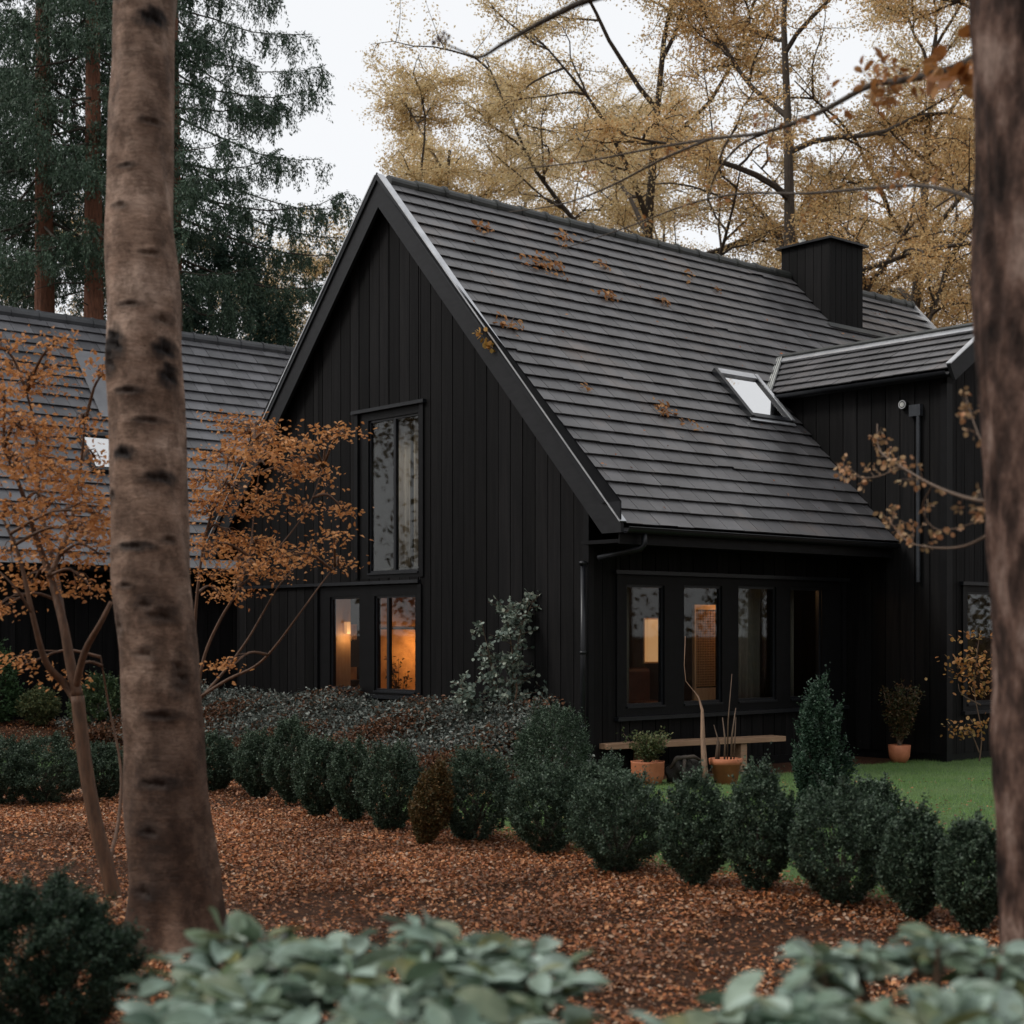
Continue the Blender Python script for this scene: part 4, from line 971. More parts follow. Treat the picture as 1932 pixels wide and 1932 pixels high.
# ------------------------------------------------------------------ the big trunks near the camera
def trunk_mesh(name, parent, path, rads, seed, mat, scars=(), nu=110, ridges=.004, plates=0, flare=.0):
    """path of world points; scars = (height index 0..1, angle, half width rad, half height m, depth)"""
    r = np.random.default_rng(seed); path = [np.array(p) for p in path]; cum = [0]
    for a, b in zip(path, path[1:]): cum.append(cum[-1] + np.linalg.norm(b - a))
    tot = cum[-1]; nz = int(tot / .009); s = np.linspace(0, tot, nz)
    cen = np.stack([np.interp(s, cum, [p[i] for p in path]) for i in range(3)], 1); rad = np.interp(s, cum, rads)
    kern = np.ones(41) / 41
    for i in range(2): cen[:, i] = np.convolve(np.pad(cen[:, i], 20, 'edge'), kern, 'valid')
    rad = np.convolve(np.pad(rad, 20, 'edge'), kern, 'valid')
    th = np.linspace(0, 2 * math.pi, nu, endpoint=False); TH_, SS = np.meshgrid(th, s)
    disp = np.zeros_like(TH_); ph = r.uniform(0, 6.28, 40)
    for k in range(10):
        disp += .006 * np.sin((k % 4 + 1) * TH_ + SS * (1.1 + k * .9) + ph[k]) / (1 + .35 * k)
    for k in range(16):                       # fine horizontal wrinkles
        disp += ridges * .05 * np.sin(SS * (46 + 21 * k) + ph[10 + k] + 1.4 * np.sin(TH_ * (1 + k % 3) + ph[k] + SS * 1.7))
    if plates:
        for k in range(14):
            disp += plates * .25 * np.sin(TH_ * (5 + 2 * k) + 2.2 * np.sin(SS * (2.2 + k * .7) + ph[k]) + ph[k + 12])
    disp += flare * np.exp(-SS / .22) * (.35 + .65 * np.clip(np.sin(5 * TH_ + 1.3) + .3 * np.sin(3 * TH_), 0, 1.3))
    disp += flare * .05 * np.sin(SS * 9 + 3 * np.sin(TH_ * 2 + 1)) * np.sin(TH_ * 3 + SS * 2)
    sc = np.zeros_like(TH_)
    for (f, a, hw, hh, dp) in scars:
        dth = (TH_ - a + math.pi) % (2 * math.pi) - math.pi; ds = SS - f
        w = .3 * np.sin(dth * 17 + ds * 60 + ph[3]) + .3 * np.sin(ds * 110 + dth * 8) + .2 * np.sin(dth * 41 - ds * 35)
        q = (dth / hw) ** 2 + ((ds + .35 * hh * (dth / hw) ** 2) / hh) ** 2 + .35 * w
        g_ = np.clip(1.25 - q, 0, 1); sc = np.maximum(sc, g_ * dp[0]); disp += dp[1] * np.exp(-q * 1.1) - dp[1] * 1.6 * np.exp(-q * 5)
    R = rad[:, None] + disp
    V = np.stack([cen[:, 0:1] + R * np.cos(TH_), cen[:, 1:2] + R * np.sin(TH_), np.repeat(cen[:, 2:3], nu, 1)], -1).reshape(-1, 3)
    i = np.arange(nz - 1)[:, None] * nu + np.arange(nu)[None]; j = np.arange(nz - 1)[:, None] * nu + (np.arange(nu)[None] + 1) % nu
    Fc = np.stack([i, j, j + nu, i + nu], -1).reshape(-1, 4)
    o = mesh_np(name, V, Fc, 4, mat, parent, True)
    at = o.data.attributes.new("scar", 'FLOAT', 'POINT'); at.data.foreach_set("value", sc.ravel().astype(np.float32))
    return o
def bark_birch():
    m, n, b, o = new_mat("grey_brown_bark")
    t1 = noise(n, 3.2, 6, .6, (1, 1, 1.5)); t2 = noise(n, 34, 7, .75, (1, 1, 2.6)); t3 = noise(n, 1.6, 4, .6)
    c = ramp(n, [(.3, (.15, .098, .072)), (.5, (.27, .19, .148)), (.7, (.43, .335, .28))]); n.links.new(t1.outputs[0], c.inputs[0])
    c2 = ramp(n, [(.3, (.6, .57, .55)), (.62, (1.12, 1.1, 1.08))]); n.links.new(t2.outputs[0], c2.inputs[0])
    x = mixc(n, c.outputs[0], c2.outputs[0], 1.0, 'MULTIPLY')
    c3 = ramp(n, [(.35, (.6, .57, .55)), (.6, (1.15, 1.13, 1.1))]); n.links.new(t3.outputs[0], c3.inputs[0]); x = mixc(n, x, c3.outputs[0], 1.0, 'MULTIPLY')
    # lenticels: short dark dashes round the stem
    tc = n.nodes.new("ShaderNodeTexCoord"); mp = n.nodes.new("ShaderNodeMapping"); mp.inputs["Scale"].default_value = (5, 5, 26); v = n.nodes.new("ShaderNodeTexVoronoi"); v.inputs["Scale"].default_value = 1.6
    n.links.new(tc.outputs["Object"], mp.inputs[0]); n.links.new(mp.outputs[0], v.inputs["Vector"])
    lr = ramp(n, [(.04, (.6, .6, .6)), (.13, (0, 0, 0))]); n.links.new(v.outputs["Distance"], lr.inputs[0])
    x = mixc(n, x, (.035, .022, .016), lr.outputs[0])
    t5 = noise(n, 7, 7, .7, (1.3, 1.3, 1)); c5 = ramp(n, [(.42, (.42, .36, .32)), (.56, (1.05, 1.0, .97))]); n.links.new(t5.outputs[0], c5.inputs[0]); x = mixc(n, x, c5.outputs[0], .8, 'MULTIPLY')
    t6 = noise(n, 2.4, 5, .6); sx = n.nodes.new("ShaderNodeSeparateXYZ"); n.links.new(tc.outputs["Object"], sx.inputs[0])   # shade on the lower trunk, put into the bark colour
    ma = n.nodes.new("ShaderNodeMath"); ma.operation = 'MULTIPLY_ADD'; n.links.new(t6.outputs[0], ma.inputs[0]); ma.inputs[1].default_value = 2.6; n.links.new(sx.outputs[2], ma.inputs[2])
    foot_shade = ramp(n, [(0, (1, 1, 1)), (1, (0, 0, 0))]); mr2 = n.nodes.new("ShaderNodeMapRange"); mr2.inputs[1].default_value = 1.5; mr2.inputs[2].default_value = 4.0
    n.links.new(ma.outputs[0], mr2.inputs[0]); n.links.new(mr2.outputs[0], foot_shade.inputs[0]); x = mixc(n, x, mixc(n, x, (.33, .28, .25), 1.0, 'MULTIPLY'), foot_shade.outputs[0])
    a = n.nodes.new("ShaderNodeAttribute"); a.attribute_name = "scar"
    x = mixc(n, x, (.012, .008, .007), a.outputs["Fac"])
    n.links.new(x, b.inputs["Base Color"]); b.inputs["Roughness"].default_value = .75; b.inputs["Specular IOR Level"].default_value = .25
    bump(n, b, t2.outputs[0], .006); return m
def bark_rough():
    m, n, b, o = new_mat("furrowed_bark")
    t1 = noise(n, 4.2, 8, .62, (1.7, 1.7, .8)); t2 = noise(n, 34, 6, .7, (1, 1, .6))
    c = ramp(n, [(.36, (.008, .005, .004)), (.47, (.05, .03, .024)), (.55, (.125, .076, .06)), (.66, (.27, .195, .165))]); n.links.new(t1.outputs[0], c.inputs[0])
    c2 = ramp(n, [(.3, (.55, .52, .5)), (.7, (1.1, 1.08, 1.05))]); n.links.new(t2.outputs[0], c2.inputs[0])
    x = mixc(n, c.outputs[0], c2.outputs[0], 1.0, 'MULTIPLY')
    a = n.nodes.new("ShaderNodeAttribute"); a.attribute_name = "scar"; x = mixc(n, x, (.012, .008, .007), a.outputs["Fac"])
    n.links.new(x, b.inputs["Base Color"]); b.inputs["Roughness"].default_value = .85; b.inputs["Specular IOR Level"].default_value = .2
    bump(n, b, t1.outputs[0], .03); return m
DB = 7.8
rows = [(1850, 235, 425), (1800, 243, 414), (1700, 243, 410), (1500, 235, 388), (1300, 225, 378), (1100, 215, 362), (900, 210, 350), (760, 207, 345), (600, 204, 340), (450, 203, 336), (330, 206, 325), (250, 208, 327), (100, 212, 333), (0, 215, 335), (-400, 225, 335), (-1500, 260, 340), (-2600, 290, 350)]
bb = P(330, 1790, DB); birch = thing("birch_tree", "thick smooth grey brown trunk with dark scars, leaning slightly, left foreground", "tree", (bb.x, DB, 0))
path = []; rads = []
for v, a, b_ in rows:
    q = P((a + b_) / 2, v, DB); path.append((q.x - bb.x, 0, max(q.z, -.1) if v > 1780 else q.z)); rads.append((b_ - a) / 2 / F * DB)
path[0] = (path[0][0], 0, -.12); rads[0] *= 1.25; rads[1] *= 1.06
def sc_(u, v, w, h, dk=1., bp=.012):          # a scar given by where it shows on the trunk's near side
    vv = np.array([r_[0] for r_ in rows])[::-1]; ce = np.interp(v, vv, np.array([(r_[1] + r_[2]) / 2 for r_ in rows])[::-1]); ra = np.interp(v, vv, np.array([(r_[2] - r_[1]) / 2 for r_ in rows])[::-1])
    ang = -math.pi / 2 + math.asin(max(-.95, min(.95, (u - ce) / ra)))
    z = EYE - (v - HY) / F * DB
    return (z + .12, ang, 1.5 * w / ra, 1.7 * h / F * DB, (dk, bp))
scars = [sc_(*q) for q in ((303, 50, 26, 14), (232, 655, 20, 22), (322, 665, 22, 14), (328, 712, 18, 18), (258, 745, 24, 6, .8), (225, 690, 12, 20, .9), (250, 860, 20, 10), (318, 905, 28, 9, .9), (270, 1033, 34, 7, .9), (225, 935, 10, 8, .8),
         (290, 1140, 14, 10, .5), (238, 1178, 13, 18, .55), (320, 1160, 26, 12, .6), (290, 1230, 20, 10, .5), (350, 1270, 16, 30, .7), (322, 1345, 30, 8, .7), (315, 1470, 34, 9, .7), (300, 1560, 20, 9, .6), (290, 1670, 22, 12, .6),
         (262, 585, 22, 5, .6), (250, 325, 18, 4, .7), (300, 245, 22, 6, .5), (240, 400, 16, 6, .6), (300, 490, 24, 6, .5), (318, 610, 18, 10, .6), (245, 15, 20, 6, .6), (300, 800, 30, 5, .6), (255, 1105, 18, 5, .6), (330, 1020, 14, 7, .6))]
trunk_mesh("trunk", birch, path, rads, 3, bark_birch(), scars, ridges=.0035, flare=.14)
# right-hand tree
DR = 5.2
rb = P(1960, 1932, DR); oak = thing("oak_tree", "rough pinkish brown furrowed trunk filling the right edge of the picture", "tree", (rb.x, DR, 0))
path = []; rads = []
for v, a in ((2100, 1912), (1900, 1905), (1800, 1899), (1600, 1886), (1400, 1879), (1300, 1875), (1100, 1866), (900, 1856), (700, 1850), (500, 1844), (250, 1841), (0, 1838), (-400, 1835), (-1200, 1840), (-2500, 1860)):
    w = 250 - (2100 - v) * .012; q = P(a + w / 2, v, DR); path.append((q.x - rb.x, 0, q.z)); rads.append(w / 2 / F * DR)
path[0] = (path[0][0], 0, -.1)
trunk_mesh("trunk", oak, path, rads, 9, bark_rough(), [], ridges=.002, plates=.006)
# its branches, reaching away over the garden
OO = (rb.x, DR, 0)
def limb(parent, pts, r0, r1, name="branch", n=8, mat=DARKBARK):
    c = [np.array(rel(u, v, D, OO)) for u, v, D in pts]; f = []
    for i in range(len(c) - 1):              # Catmull-Rom through the points
        p0, p1, p2, p3 = c[max(0, i - 1)], c[i], c[i + 1], c[min(len(c) - 1, i + 2)]
        for s in (0, .25, .5, .75): f.append(.5 * ((2 * p1) + (p2 - p0) * s + (2 * p0 - 5 * p1 + 4 * p2 - p3) * s * s + (3 * p1 - p0 - 3 * p2 + p3) * s ** 3))
    f.append(c[-1]); MB().tube(f, np.linspace(r0, r1, len(f)).tolist(), n).build(name, mat, parent, True); return f
DEADL = leafmat("amber_dead_leaves", [(.24, .09, .025), (.40, .17, .05), (.5, .27, .11), (.33, .14, .05)], .35, .5, .3)
BEIGEL = leafmat("beige_dead_leaves", [(.26, .17, .09), (.42, .28, .15), (.5, .24, .12), (.34, .25, .13)], .3, .5, .3)
L1 = limb(oak, [(1950, 70, 5.2), (1880, 88, 5.3), (1800, 128, 5.6), (1700, 152, 6.0), (1640, 162, 6.3), (1540, 215, 6.7), (1440, 250, 7.1), (1340, 262, 7.6), (1220, 282, 8.2), (1100, 305, 8.8), (985, 318, 9.4)], .018, .003)
L2 = limb(oak, [(1850, 382, 5.3), (1800, 362, 5.8), (1730, 350, 6.3), (1640, 355, 6.9), (1520, 365, 7.5), (1400, 365, 8.1), (1300, 385, 8.7), (1180, 430, 9.4), (1060, 470, 10.2)], .0095, .003)
L3 = limb(oak, [(1450, 249, 7.1), (1395, 275, 7.3), (1350, 330, 7.6), (1335, 385, 7.8)], .008, .003)
L4 = limb(oak, [(1340, 262, 7.6), (1250, 300, 8.0), (1150, 352, 8.5), (1060, 385, 9.0), (960, 400, 9.5)], .008, .003)
L5 = limb(oak, [(1880, -330, 5.2), (1600, -200, 5.4), (1300, -60, 5.6), (1110, 0, 5.7), (1060, 22, 5.75), (1010, 48, 5.8), (950, 82, 5.8), (905, 108, 5.8), (870, 96, 5.8), (826, 76, 5.8)], .02, .0022)
L6 = limb(oak, [(1880, 950, 5.2), (1820, 938, 5.6), (1760, 915, 6.2), (1700, 880, 6.8), (1660, 850, 7.2), (1655, 800, 7.4)], .007, .0025, mat=STEM)
L7 = limb(oak, [(1700, 880, 6.8), (1660, 898, 7.1), (1620, 900, 7.3), (1580, 880, 7.5)], .004, .0018, mat=STEM)
L8 = limb(oak, [(1880, 1000, 5.2), (1820, 1030, 5.8), (1760, 1033, 6.4), (1710, 1020, 6.8), (1680, 985, 7.0)], .005, .0018, mat=STEM)
L9 = limb(oak, [(1760, 915, 6.2), (1740, 960, 6.4), (1770, 1000, 6.4), (1840, 985, 6.2), (1870, 960, 6)], .003, .0015, mat=STEM)
L10 = limb(oak, [(1870, 880, 5.3), (1850, 830, 5.6), (1835, 790, 5.8), (1822, 745, 6)], .004, .0015, mat=STEM)
def leaf_on(parent, paths, n, spread, size, mat, seed, name="leaves", tmpl=LEAF6, frm=0., twig=True):
    r = np.random.default_rng(seed); C = []; Dr = []; tw = MB()
    for pth in paths:
        for i in range(max(1, n // 6)):
            p, d0 = at_path(pth, r.uniform(frm, 1)); d = rnd_dirs(r, 1, .7)[0] + .5 * d0 / (np.linalg.norm(d0) + 1e-9); e = p + d * spread * r.uniform(.4, 1)
            if twig: tw.tube([p, (p + e) / 2 + r.normal(0, spread * .06, 3), e], [.0022, .0016, .0009], 4)
            for k in range(6):
                q = p + (e - p) * r.uniform(.45, 1.05); dd = rnd_dirs(r, 1, 1, (0, 0, -.3))[0]; C.append(q + dd * size * .3); Dr.append(dd)
    C = np.array(C)
    if twig: tw.build("twigs", STEM, parent)
    return leaves(name, C, np.array(Dr), rnd_dirs(r, len(C), 1, (0, 0, .6)), r.uniform(.6, 1.2, len(C)) * size, tmpl, mat, parent, r, 0)
leaf_on(oak, [L1[8:20]], 130, .14, .045, DEADL, 1)
leaf_on(oak, [L1[2:10]], 60, .10, .075, DEADL, 2, tmpl=ROUND)
leaf_on(oak, [L1[18:], L2[6:]], 60, .16, .035, DEADL, 3)
leaf_on(oak, [L5[22:]], 18, .05, .02, surf("dry_buds", (.05, .03, .025), (.1, .06, .05), .7, 20), 4)
leaf_on(oak, [L6[8:], L7, L8[8:]], 90, .09, .026, BEIGEL, 5, tmpl=ROUND)
leaf_on(oak, [L9, L10], 48, .07, .026, BEIGEL, 6, tmpl=ROUND)
leaf_on(oak, [L6[:6]], 36, .12, .03, BEIGEL, 7)

# small maples
MAPL = leafmat("orange_maple_leaves", [(.34, .13, .04), (.54, .24, .08), (.66, .34, .14), (.44, .18, .06), (.60, .29, .11)], .4, .5, .3)
def catmull(c, k=4):
    f = []
    for i in range(len(c) - 1):
        p0, p1, p2, p3 = c[max(0, i - 1)], c[i], c[i + 1], c[min(len(c) - 1, i + 2)]
        for s in np.arange(k) / k: f.append(.5 * ((2 * p1) + (p2 - p0) * s + (2 * p0 - 5 * p1 + 4 * p2 - p3) * s * s + (3 * p1 - p0 - 3 * p2 + p3) * s ** 3))
    return f + [c[-1]]
def maple(label, bu, D, stems, pads, seed, lsize, nper, r0=.045, group=None):
    b0 = P(bu, HY, D); O = (b0.x, D, 0); t = thing("maple_tree", label, "tree", O, 0, group); r = np.random.default_rng(seed)
    m = MB(); allp = []
    for s, ra, rb_ in stems:
        c = catmull([np.array(rel(u, v, d, O)) for u, v, d in s]); m.tube(c, np.linspace(ra, rb_, len(c)).tolist(), 9); allp += c
    A_ = np.array(allp); tw = MB(); C = []; Dr = []; S = []
    for (u, v, w, h) in pads:
        d = D + r.uniform(-.55, .55); c = np.array(rel(u, v, d, O)); ww = w / F * D; hh = h / F * D
        up = A_[(A_[:, 2] > .5)]; j = up[np.argmin(np.linalg.norm((up - c) * (1, 1, 1.6), axis=1) + .0 * up[:, 2])]
        mid = (j + c) / 2 + np.array((0, 0, .06)); br = catmull([j, mid, c + np.array((0, 0, -hh * .2))], 4); m.tube(br, np.linspace(.012, .005, len(br)).tolist(), 5)
        nt_ = max(5, int(w * h / 260)); 
        for k in range(nt_):
            a = r.uniform(0, 6.28); q = math.sqrt(r.random()); e = c + np.array((ww * .5 * q * math.cos(a), ww * .5 * q * math.sin(a), hh * .5 * r.normal(0, .7) - hh * .2 * q))
            s_, _ = at_path(br, r.uniform(.5, 1)); tw.tube([s_, (s_ + e) / 2 + np.array((0, 0, .03)), e], [.004, .003, .0012], 4)
            n = nper; off = r.normal(0, 1, (n, 3)) * (.075, .075, .028); C.append(e + off); Dr.append(rnd_dirs(r, n, .45, (0, 0, -.12)))
    m.build("trunk", MAPLEBARK, t, True); tw.build("twigs", MAPLEBARK, t)
    C = np.concatenate(C); Dr = np.concatenate(Dr); N = len(C)
    leaves("crown", C, Dr, rnd_dirs(r, N, 1, (0, 0, .9)), r.uniform(.55, 1.15, N) * lsize, LEAF6, MAPL, t, r, 0)
    return t
M1 = 9.2
maple("multi stemmed orange maple left of the birch, its stem slanting from the leaf litter", 215, M1, [
    ([(218, 1705, M1), (200, 1630, M1), (182, 1560, M1), (165, 1470, M1), (154, 1390, M1), (146, 1313, M1)], .047, .040),
    ([(146, 1313, M1), (134, 1259, M1), (119, 1176, M1), (94, 1086, M1 + .1), (68, 1014, M1 + .1), (40, 924, M1), (7, 848, M1 - .1)], .036, .008),
    ([(146, 1325, M1), (122, 1290, M1), (86, 1248, M1 - .1), (61, 1158, M1 - .2), (36, 1050, M1 - .2), (5, 978, M1 - .2)], .028, .007),
    ([(142, 1300, M1), (160, 1230, M1 - .1), (190, 1175, M1 - .2), (210, 1135, M1 - .2)], .024, .012),
    ([(119, 1176, M1), (105, 1080, M1 + .3), (75, 950, M1 + .4), (68, 820, M1 + .4), (50, 740, M1 + .3)], .022, .006),
    ([(94, 1086, M1), (130, 1000, M1 + .2), (150, 900, M1 + .2), (160, 800, M1 + .1)], .018, .005),
    ([(61, 1158, M1 - .2), (30, 1110, M1 - .3), (-10, 1070, M1 - .3)], .010, .004),
    ([(200, 1640, M1), (222, 1560, M1 + .3), (228, 1450, M1 + .5), (205, 1330, M1 + .6), (190, 1240, M1 + .5)], .014, .004)],
    [(20, 690, 80, 30), (60, 720, 90, 40), (10, 740, 60, 30), (110, 690, 60, 30), (40, 800, 110, 50), (90, 830, 80, 40), (150, 800, 60, 30), (110, 890, 90, 40), (60, 880, 90, 40), (180, 860, 40, 30), (20, 860, 60, 40),
     (150, 920, 90, 40), (90, 950, 90, 36), (190, 960, 60, 40), (30, 960, 70, 36), (170, 1000, 80, 40), (80, 1010, 80, 30), (120, 1050, 90, 34), (190, 1040, 50, 34), (20, 1040, 60, 30), (60, 1100, 60, 24), (170, 1100, 60, 30), (10, 1140, 50, 16), (50, 1250, 70, 22), (110, 640, 30, 20), (195, 700, 30, 20), (130, 1280, 60, 20), (0, 650, 40, 24)],
    41, .038, 19)
M2 = 11.4
b2 = (355, 1600)
maple("orange maple spreading right of the birch trunk in front of the gable", 352, M2, [
    ([(350, 1600, M2), (355, 1500, M2), (362, 1400, M2), (376, 1316, M2)], .03, .02),
    ([(376, 1316, M2), (430, 1282, M2), (480, 1258, M2), (515, 1225, M2 - .1), (560, 1165, M2 - .2), (600, 1110, M2 - .2), (632, 1068, M2 - .2)], .013, .004),
    ([(372, 1325, M2), (420, 1270, M2 + .1), (465, 1210, M2 + .1), (500, 1150, M2 + .1), (530, 1100, M2), (585, 1045, M2)], .012, .004),
    ([(366, 1340, M2), (385, 1240, M2), (415, 1170, M2), (450, 1110, M2), (470, 1050, M2), (480, 960, M2 + .2), (490, 880, M2 + .2)], .014, .004),
    ([(362, 1360, M2), (365, 1240, M2 + .2), (372, 1120, M2 + .2), (390, 1000, M2 + .2), (430, 900, M2), (480, 830, M2)], .016, .005),
    ([(450, 1110, M2), (520, 1040, M2), (580, 960, M2), (610, 880, M2)], .008, .003)],
    [(470, 815, 120, 50), (430, 860, 100, 40), (520, 835, 90, 36), (570, 830, 70, 24), (620, 812, 46, 16), (500, 870, 90, 36), (560, 870, 70, 30), (600, 885, 60, 26), (390, 900, 70, 50), (440, 930, 100, 40), (395, 960, 70, 50), (500, 935, 70, 26),
     (560, 900, 50, 24), (470, 960, 60, 26), (430, 1010, 90, 40), (490, 1035, 110, 46), (380, 1030, 60, 40), (540, 1045, 80, 30), (590, 1040, 50, 20), (630, 1010, 30, 26), (648, 960, 26, 12), (640, 1065, 44, 22), (460, 1070, 90, 34), (520, 1080, 50, 20), (450, 1110, 40, 24), (415, 1120, 30, 20), (400, 1085, 50, 28), (575, 965, 40, 14), (650, 815, 20, 10), (432, 1260, 40, 14), (480, 800, 70, 30)],
    42, .040, 17)
q = h2w(1.32, 5.1, .30)
sprig_plant("indoor_plant", "dark house plant silhouetted against the glowing wall in the lit gable window", "plant", tuple(q), 1.0, .35, 9, 26, .06, LEAF6, BUSHY, STEM, 19)
# climbing shrub at the right window
q = P(1848, 1436, 18.2); t = thing("climbing_shrub", "thin climbing shrub with yellow orange leaves beside the window next to the right trunk", "shrub", (q.x, q.y, 0))
r = np.random.default_rng(5); C = []; Dr = []; m = MB()
for s in ([(1848, 1436), (1852, 1380), (1838, 1300), (1845, 1220), (1850, 1190)], [(1848, 1420), (1830, 1380), (1810, 1385)], [(1850, 1330), (1815, 1310), (1808, 1290)], [(1845, 1240), (1815, 1245)]):
    pts = catmull([np.array(rel(u, v, 18.2, (q.x, q.y, 0))) for u, v in s]); m.tube(pts, np.linspace(.01, .003, len(pts)).tolist(), 5)
for u, v, w, h, n in ((1835, 1200, 50, 14, 30), (1835, 1260, 70, 36, 170), (1850, 1300, 50, 30, 70), (1838, 1370, 70, 22, 90), (1812, 1385, 30, 12, 25), (1840, 1240, 50, 20, 50), (1850, 830, 0, 0, 0)):
    for k in range(n):
        C.append(np.array(rel(u + r.normal(0, w / 2.6), v + r.normal(0, h / 2.6), 18.2 + r.normal(0, .1), (q.x, q.y, 0)))); Dr.append(rnd_dirs(r, 1)[0])
m.build("stems", STEM, t); C = np.array(C); leaves("leaves", C, np.array(Dr), UP(len(C)), r.uniform(.03, .06, len(C)), ROUND, leafmat("yellow_orange", [(.3, .18, .05), (.4, .16, .05), (.35, .25, .1)], .3), t, r, .7)

# leaf clusters lying on the slates
def roof_local(u, v):                        # where a line of sight meets the slate surface, in the house's own axes
    w = np.array([(u - CX) / F, 1, (HY - v) / F]); rr = np.array([w[0] * CT + w[1] * ST, -w[0] * ST + w[1] * CT, w[2]])
    ox, oy = w2h(0, 0); o = np.array([float(ox), float(oy), EYE]); k = ZE + S_ * OV + .06 * NRM
    T = (k - (o[2] - S_ * o[1])) / (rr[2] - S_ * rr[1]); return o + T * rr
for i, (u, v, w, n, lb) in enumerate([
    (908, 427, 20, 26, "orange leaf cluster high on the slates near the gable apex"),
    (1020, 498, 48, 90, "largest spread of orange leaves on the slates below the ridge"),
    (1068, 448, 18, 26, "orange leaf cluster touching the ridge above the largest spread"),
    (1136, 500, 12, 18, "small orange leaf cluster right of the largest spread"),
    (1150, 560, 26, 34, "trail of orange leaves in the middle of the slates"),
    (1252, 568, 14, 20, "orange leaf cluster midway between the trail and the chimney"),
    (1358, 550, 6, 4, "single pinkish leaf lying on the slates left of the chimney"),
    (965, 611, 30, 30, "pale leaf cluster on the slates beside the zinc verge"),
    (1255, 775, 34, 34, "leaf cluster on the lower slates left of the roof window"),
    (1310, 808, 30, 8, "thin scatter of dark leaves below the cluster left of the roof window"),
    (1106, 733, 6, 5, "tiny pale leaf on the lower slates above the gutter"),
    (1300, 522, 22, 10, "faint reddish leaves close under the ridge, before the chimney")]):
    c = roof_local(u, v); r = np.random.default_rng(i + 90); n = int(n * .8) + 2
    o = h2w(*c); t = thing("leaf_cluster", lb, "fallen leaves", o, TH, "leaf clusters lying on the slates")
    D = o.y; off = r.normal(0, .38, (n, 2)) * np.array((w / F * D * 1.6, w / F * D)); C = np.column_stack([off[:, 0], off[:, 1] / NRM * 1.0, off[:, 1] / NRM * S_]) + np.array((0, -S_, 1)) / NRM * r.uniform(0, .03, (n, 1))
    up = np.tile((0, -S_, 1), (n, 1)) / NRM + r.normal(0, .3, (n, 3)); d = np.cross(up, rnd_dirs(r, n))
    leaves("leaves", C, d, up, r.uniform(.05, .1, n), LEAF6, DEADL, t, r, 0)
    if n > 16:
        m = MB(); m.tube([(-w / F * D, -.12, -.12 * S_ + .03), (0, 0, .03), (w / F * D * .8, .1, .1 * S_ + .03)], [.005, .006, .003], 4); m.build("twig", STEM, t)
r = np.random.default_rng(300); C = []
for i in range(110):
    x_ = r.uniform(.1, 10.5); a_ = r.random() ** .8 * .93; C.append(slope_pt(x_, round(a_ * 28) * LS / 28 + r.uniform(-.0, .05), .06 + r.uniform(0, .015), -1))
wl = np.array([tuple(h2w(*c)) for c in C]); nn_ = np.array(h2w(0, -S_, 1)) - np.array(h2w(0, 0, 0)); N = len(wl); up = np.tile(nn_, (N, 1)) + r.normal(0, .35, (N, 3))
props(leaves("scattered_leaves", wl, np.cross(up, rnd_dirs(r, N)), up, r.uniform(.025, .055, N), LEAF6, LITTER, None, r, 0), "single brown leaves lodged here and there in the slate courses", "fallen leaves", kind="stuff")
q = P(885, 635, 15.0)                        # sprig hanging from a leafy twig by the bargeboard
c = roof_local(905, 625); o = h2w(-.25, c[1], c[2] - .1)
t = thing("leaf_sprig", "yellow orange leaf sprig caught on the bargeboard halfway down the gable", "leaf sprig", o, TH); r = np.random.default_rng(77)
n = 26; f_ = r.uniform(-1, 1, n); C = np.column_stack([r.normal(0, .02, n), f_ * .14, f_ * .12 + r.normal(0, .035, n)])
leaves("leaves", C, rnd_dirs(r, n), rnd_dirs(r, n), r.uniform(.05, .085, n), ROUND, leafmat("yellow_sprig", [(.4, .25, .06), (.5, .26, .08)], .3), t, r, 0)
MB().tube([(0, .17, .14), (0, 0, .0), (0, -.15, -.1)], [.004, .005, .002], 5).build("twig", STEM, t)

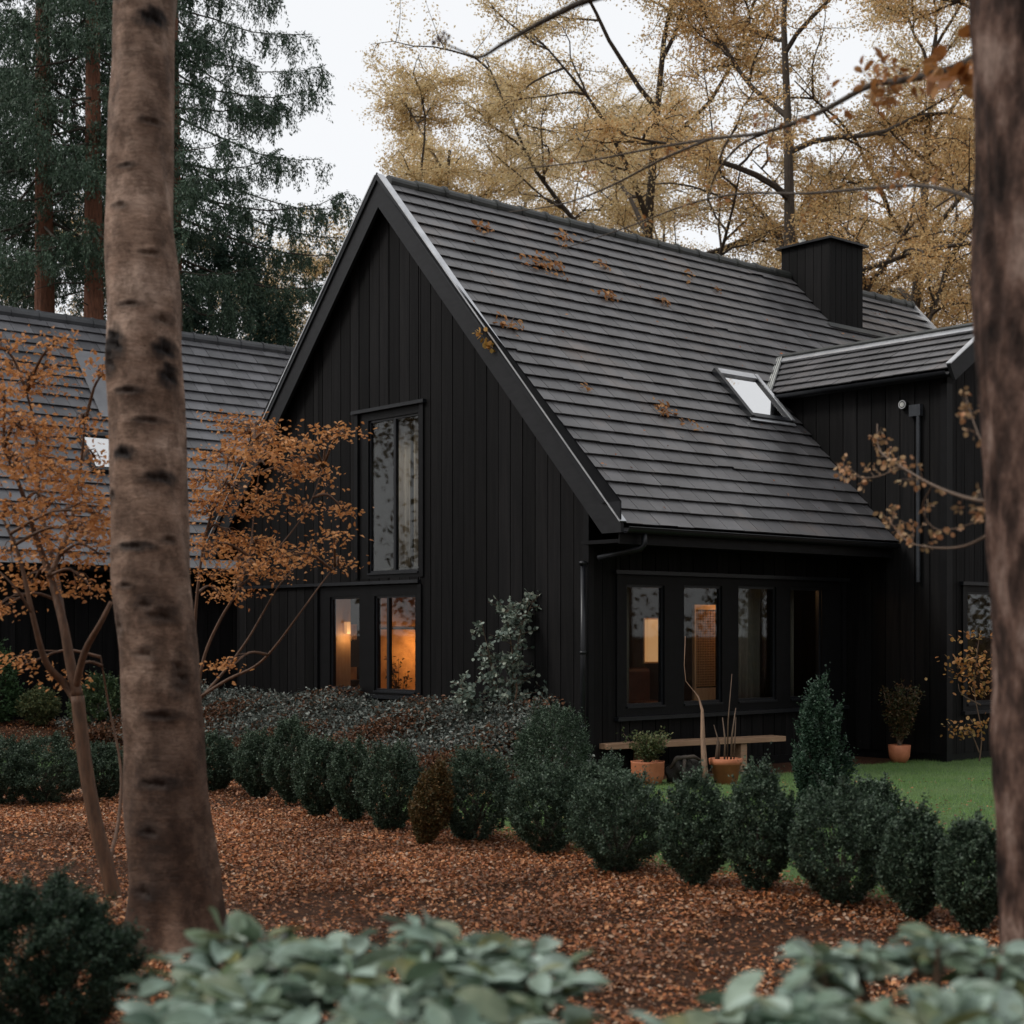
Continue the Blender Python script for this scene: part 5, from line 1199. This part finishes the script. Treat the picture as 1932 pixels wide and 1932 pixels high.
# ================================================================== NEAR EVERGREEN SHRUBS
RHO = leafmat("grey_green_leaves", [(.06, .11, .07), (.20, .29, .23), (.36, .46, .39), (.24, .33, .27), (.07, .11, .035), (.42, .52, .45), (.12, .19, .13), (.16, .16, .05), (.32, .42, .35)], .2, .4, .5, patch=(14, (.07, .11, .06), .6))
def near_shrub(label, u0, D, tips, seed, lsize=.105):
    b0 = P(u0, HY, D); O = (b0.x, D, 0); t = thing("evergreen_shrub", label, "shrub", O, 0, None); r = np.random.default_rng(seed)
    st = MB(); C = []; Dr = []; Up = []; S = []
    for (u, v, d) in tips:
        tilt = r.normal(0, .22, 2)
        p = np.array(rel(u, v, d, O)); p[2] -= .03; m_ = np.array((p[0] * .45, p[1] * .45, p[2] * .55)); st.tube(catmull([np.array((p[0] * .1, p[1] * .1, 0)), m_, p], 4), np.linspace(.014, .005, 9).tolist(), 6)
        for tier in range(2):
            nl_ = r.integers(4, 8); a0 = r.uniform(0, 6.28)
            for k in range(nl_):
                a = a0 + 2 * math.pi * k / nl_ + r.normal(0, .25); el = r.uniform(-.3, .38) + .12 * tier + tilt[0] * math.cos(a) + tilt[1] * math.sin(a)
                dd = np.array((math.cos(a) * math.cos(el), math.sin(a) * math.cos(el), math.sin(el)))
                C.append(p + dd * .012 - np.array((0, 0, tier * .035))); Dr.append(dd); Up.append((r.normal(0, .5), r.normal(0, .5), 1)); S.append(lsize * r.uniform(.5, 1.15))
    st.build("stems", STEM, t); leaves("leaves", np.array(C), np.array(Dr), np.array(Up), np.array(S), BIGLEAF, RHO, t, r, 0, True)
    return t
r = np.random.default_rng(61); tips = []
prof_u = [250, 330, 420, 520, 640, 780, 900, 1000, 1080, 1160]; prof_v = [1835, 1775, 1728, 1728, 1738, 1708, 1735, 1748, 1790, 1880]
for i in range(92):
    u = r.uniform(270, 1070); top = np.interp(u, prof_u, prof_v); k = r.random() ** .8; tips.append((u, top + 22 + k * 210, 3.6 - k * .75 + r.normal(0, .05)))
for u in (420, 560, 660, 790, 870, 960, 1060, 330, 500, 1010): tips.append((u, np.interp(u, prof_u, prof_v) + 22, 3.55))
near_shrub("broad grey green evergreen shrub out of focus across the bottom middle", 700, 3.2, tips, 62)
tips = []
prof_u = [1180, 1280, 1400, 1500, 1600, 1700, 1790, 1920]; prof_v = [1905, 1850, 1850, 1835, 1838, 1850, 1822, 1850]
for i in range(46):
    u = r.uniform(1270, 1960); top = np.interp(u, prof_u, prof_v); k = r.random(); tips.append((u, top + 20 + k * 110, 3.0 - k * .4))
near_shrub("low grey green evergreen shrub out of focus in the bottom right corner", 1600, 2.8, tips, 63)
tips = [(u, np.interp(u, [1500, 1560, 1700, 1780, 1880], [1752, 1748, 1732, 1724, 1748]) + 18 + r.uniform(0, 38), 3.5 + r.normal(0, .1)) for u in r.uniform(1530, 1900, 24)]
near_shrub("flat tier of grey green leaves above the bottom right shrub, touching the right trunk", 1740, 3.5, tips, 64, .09)
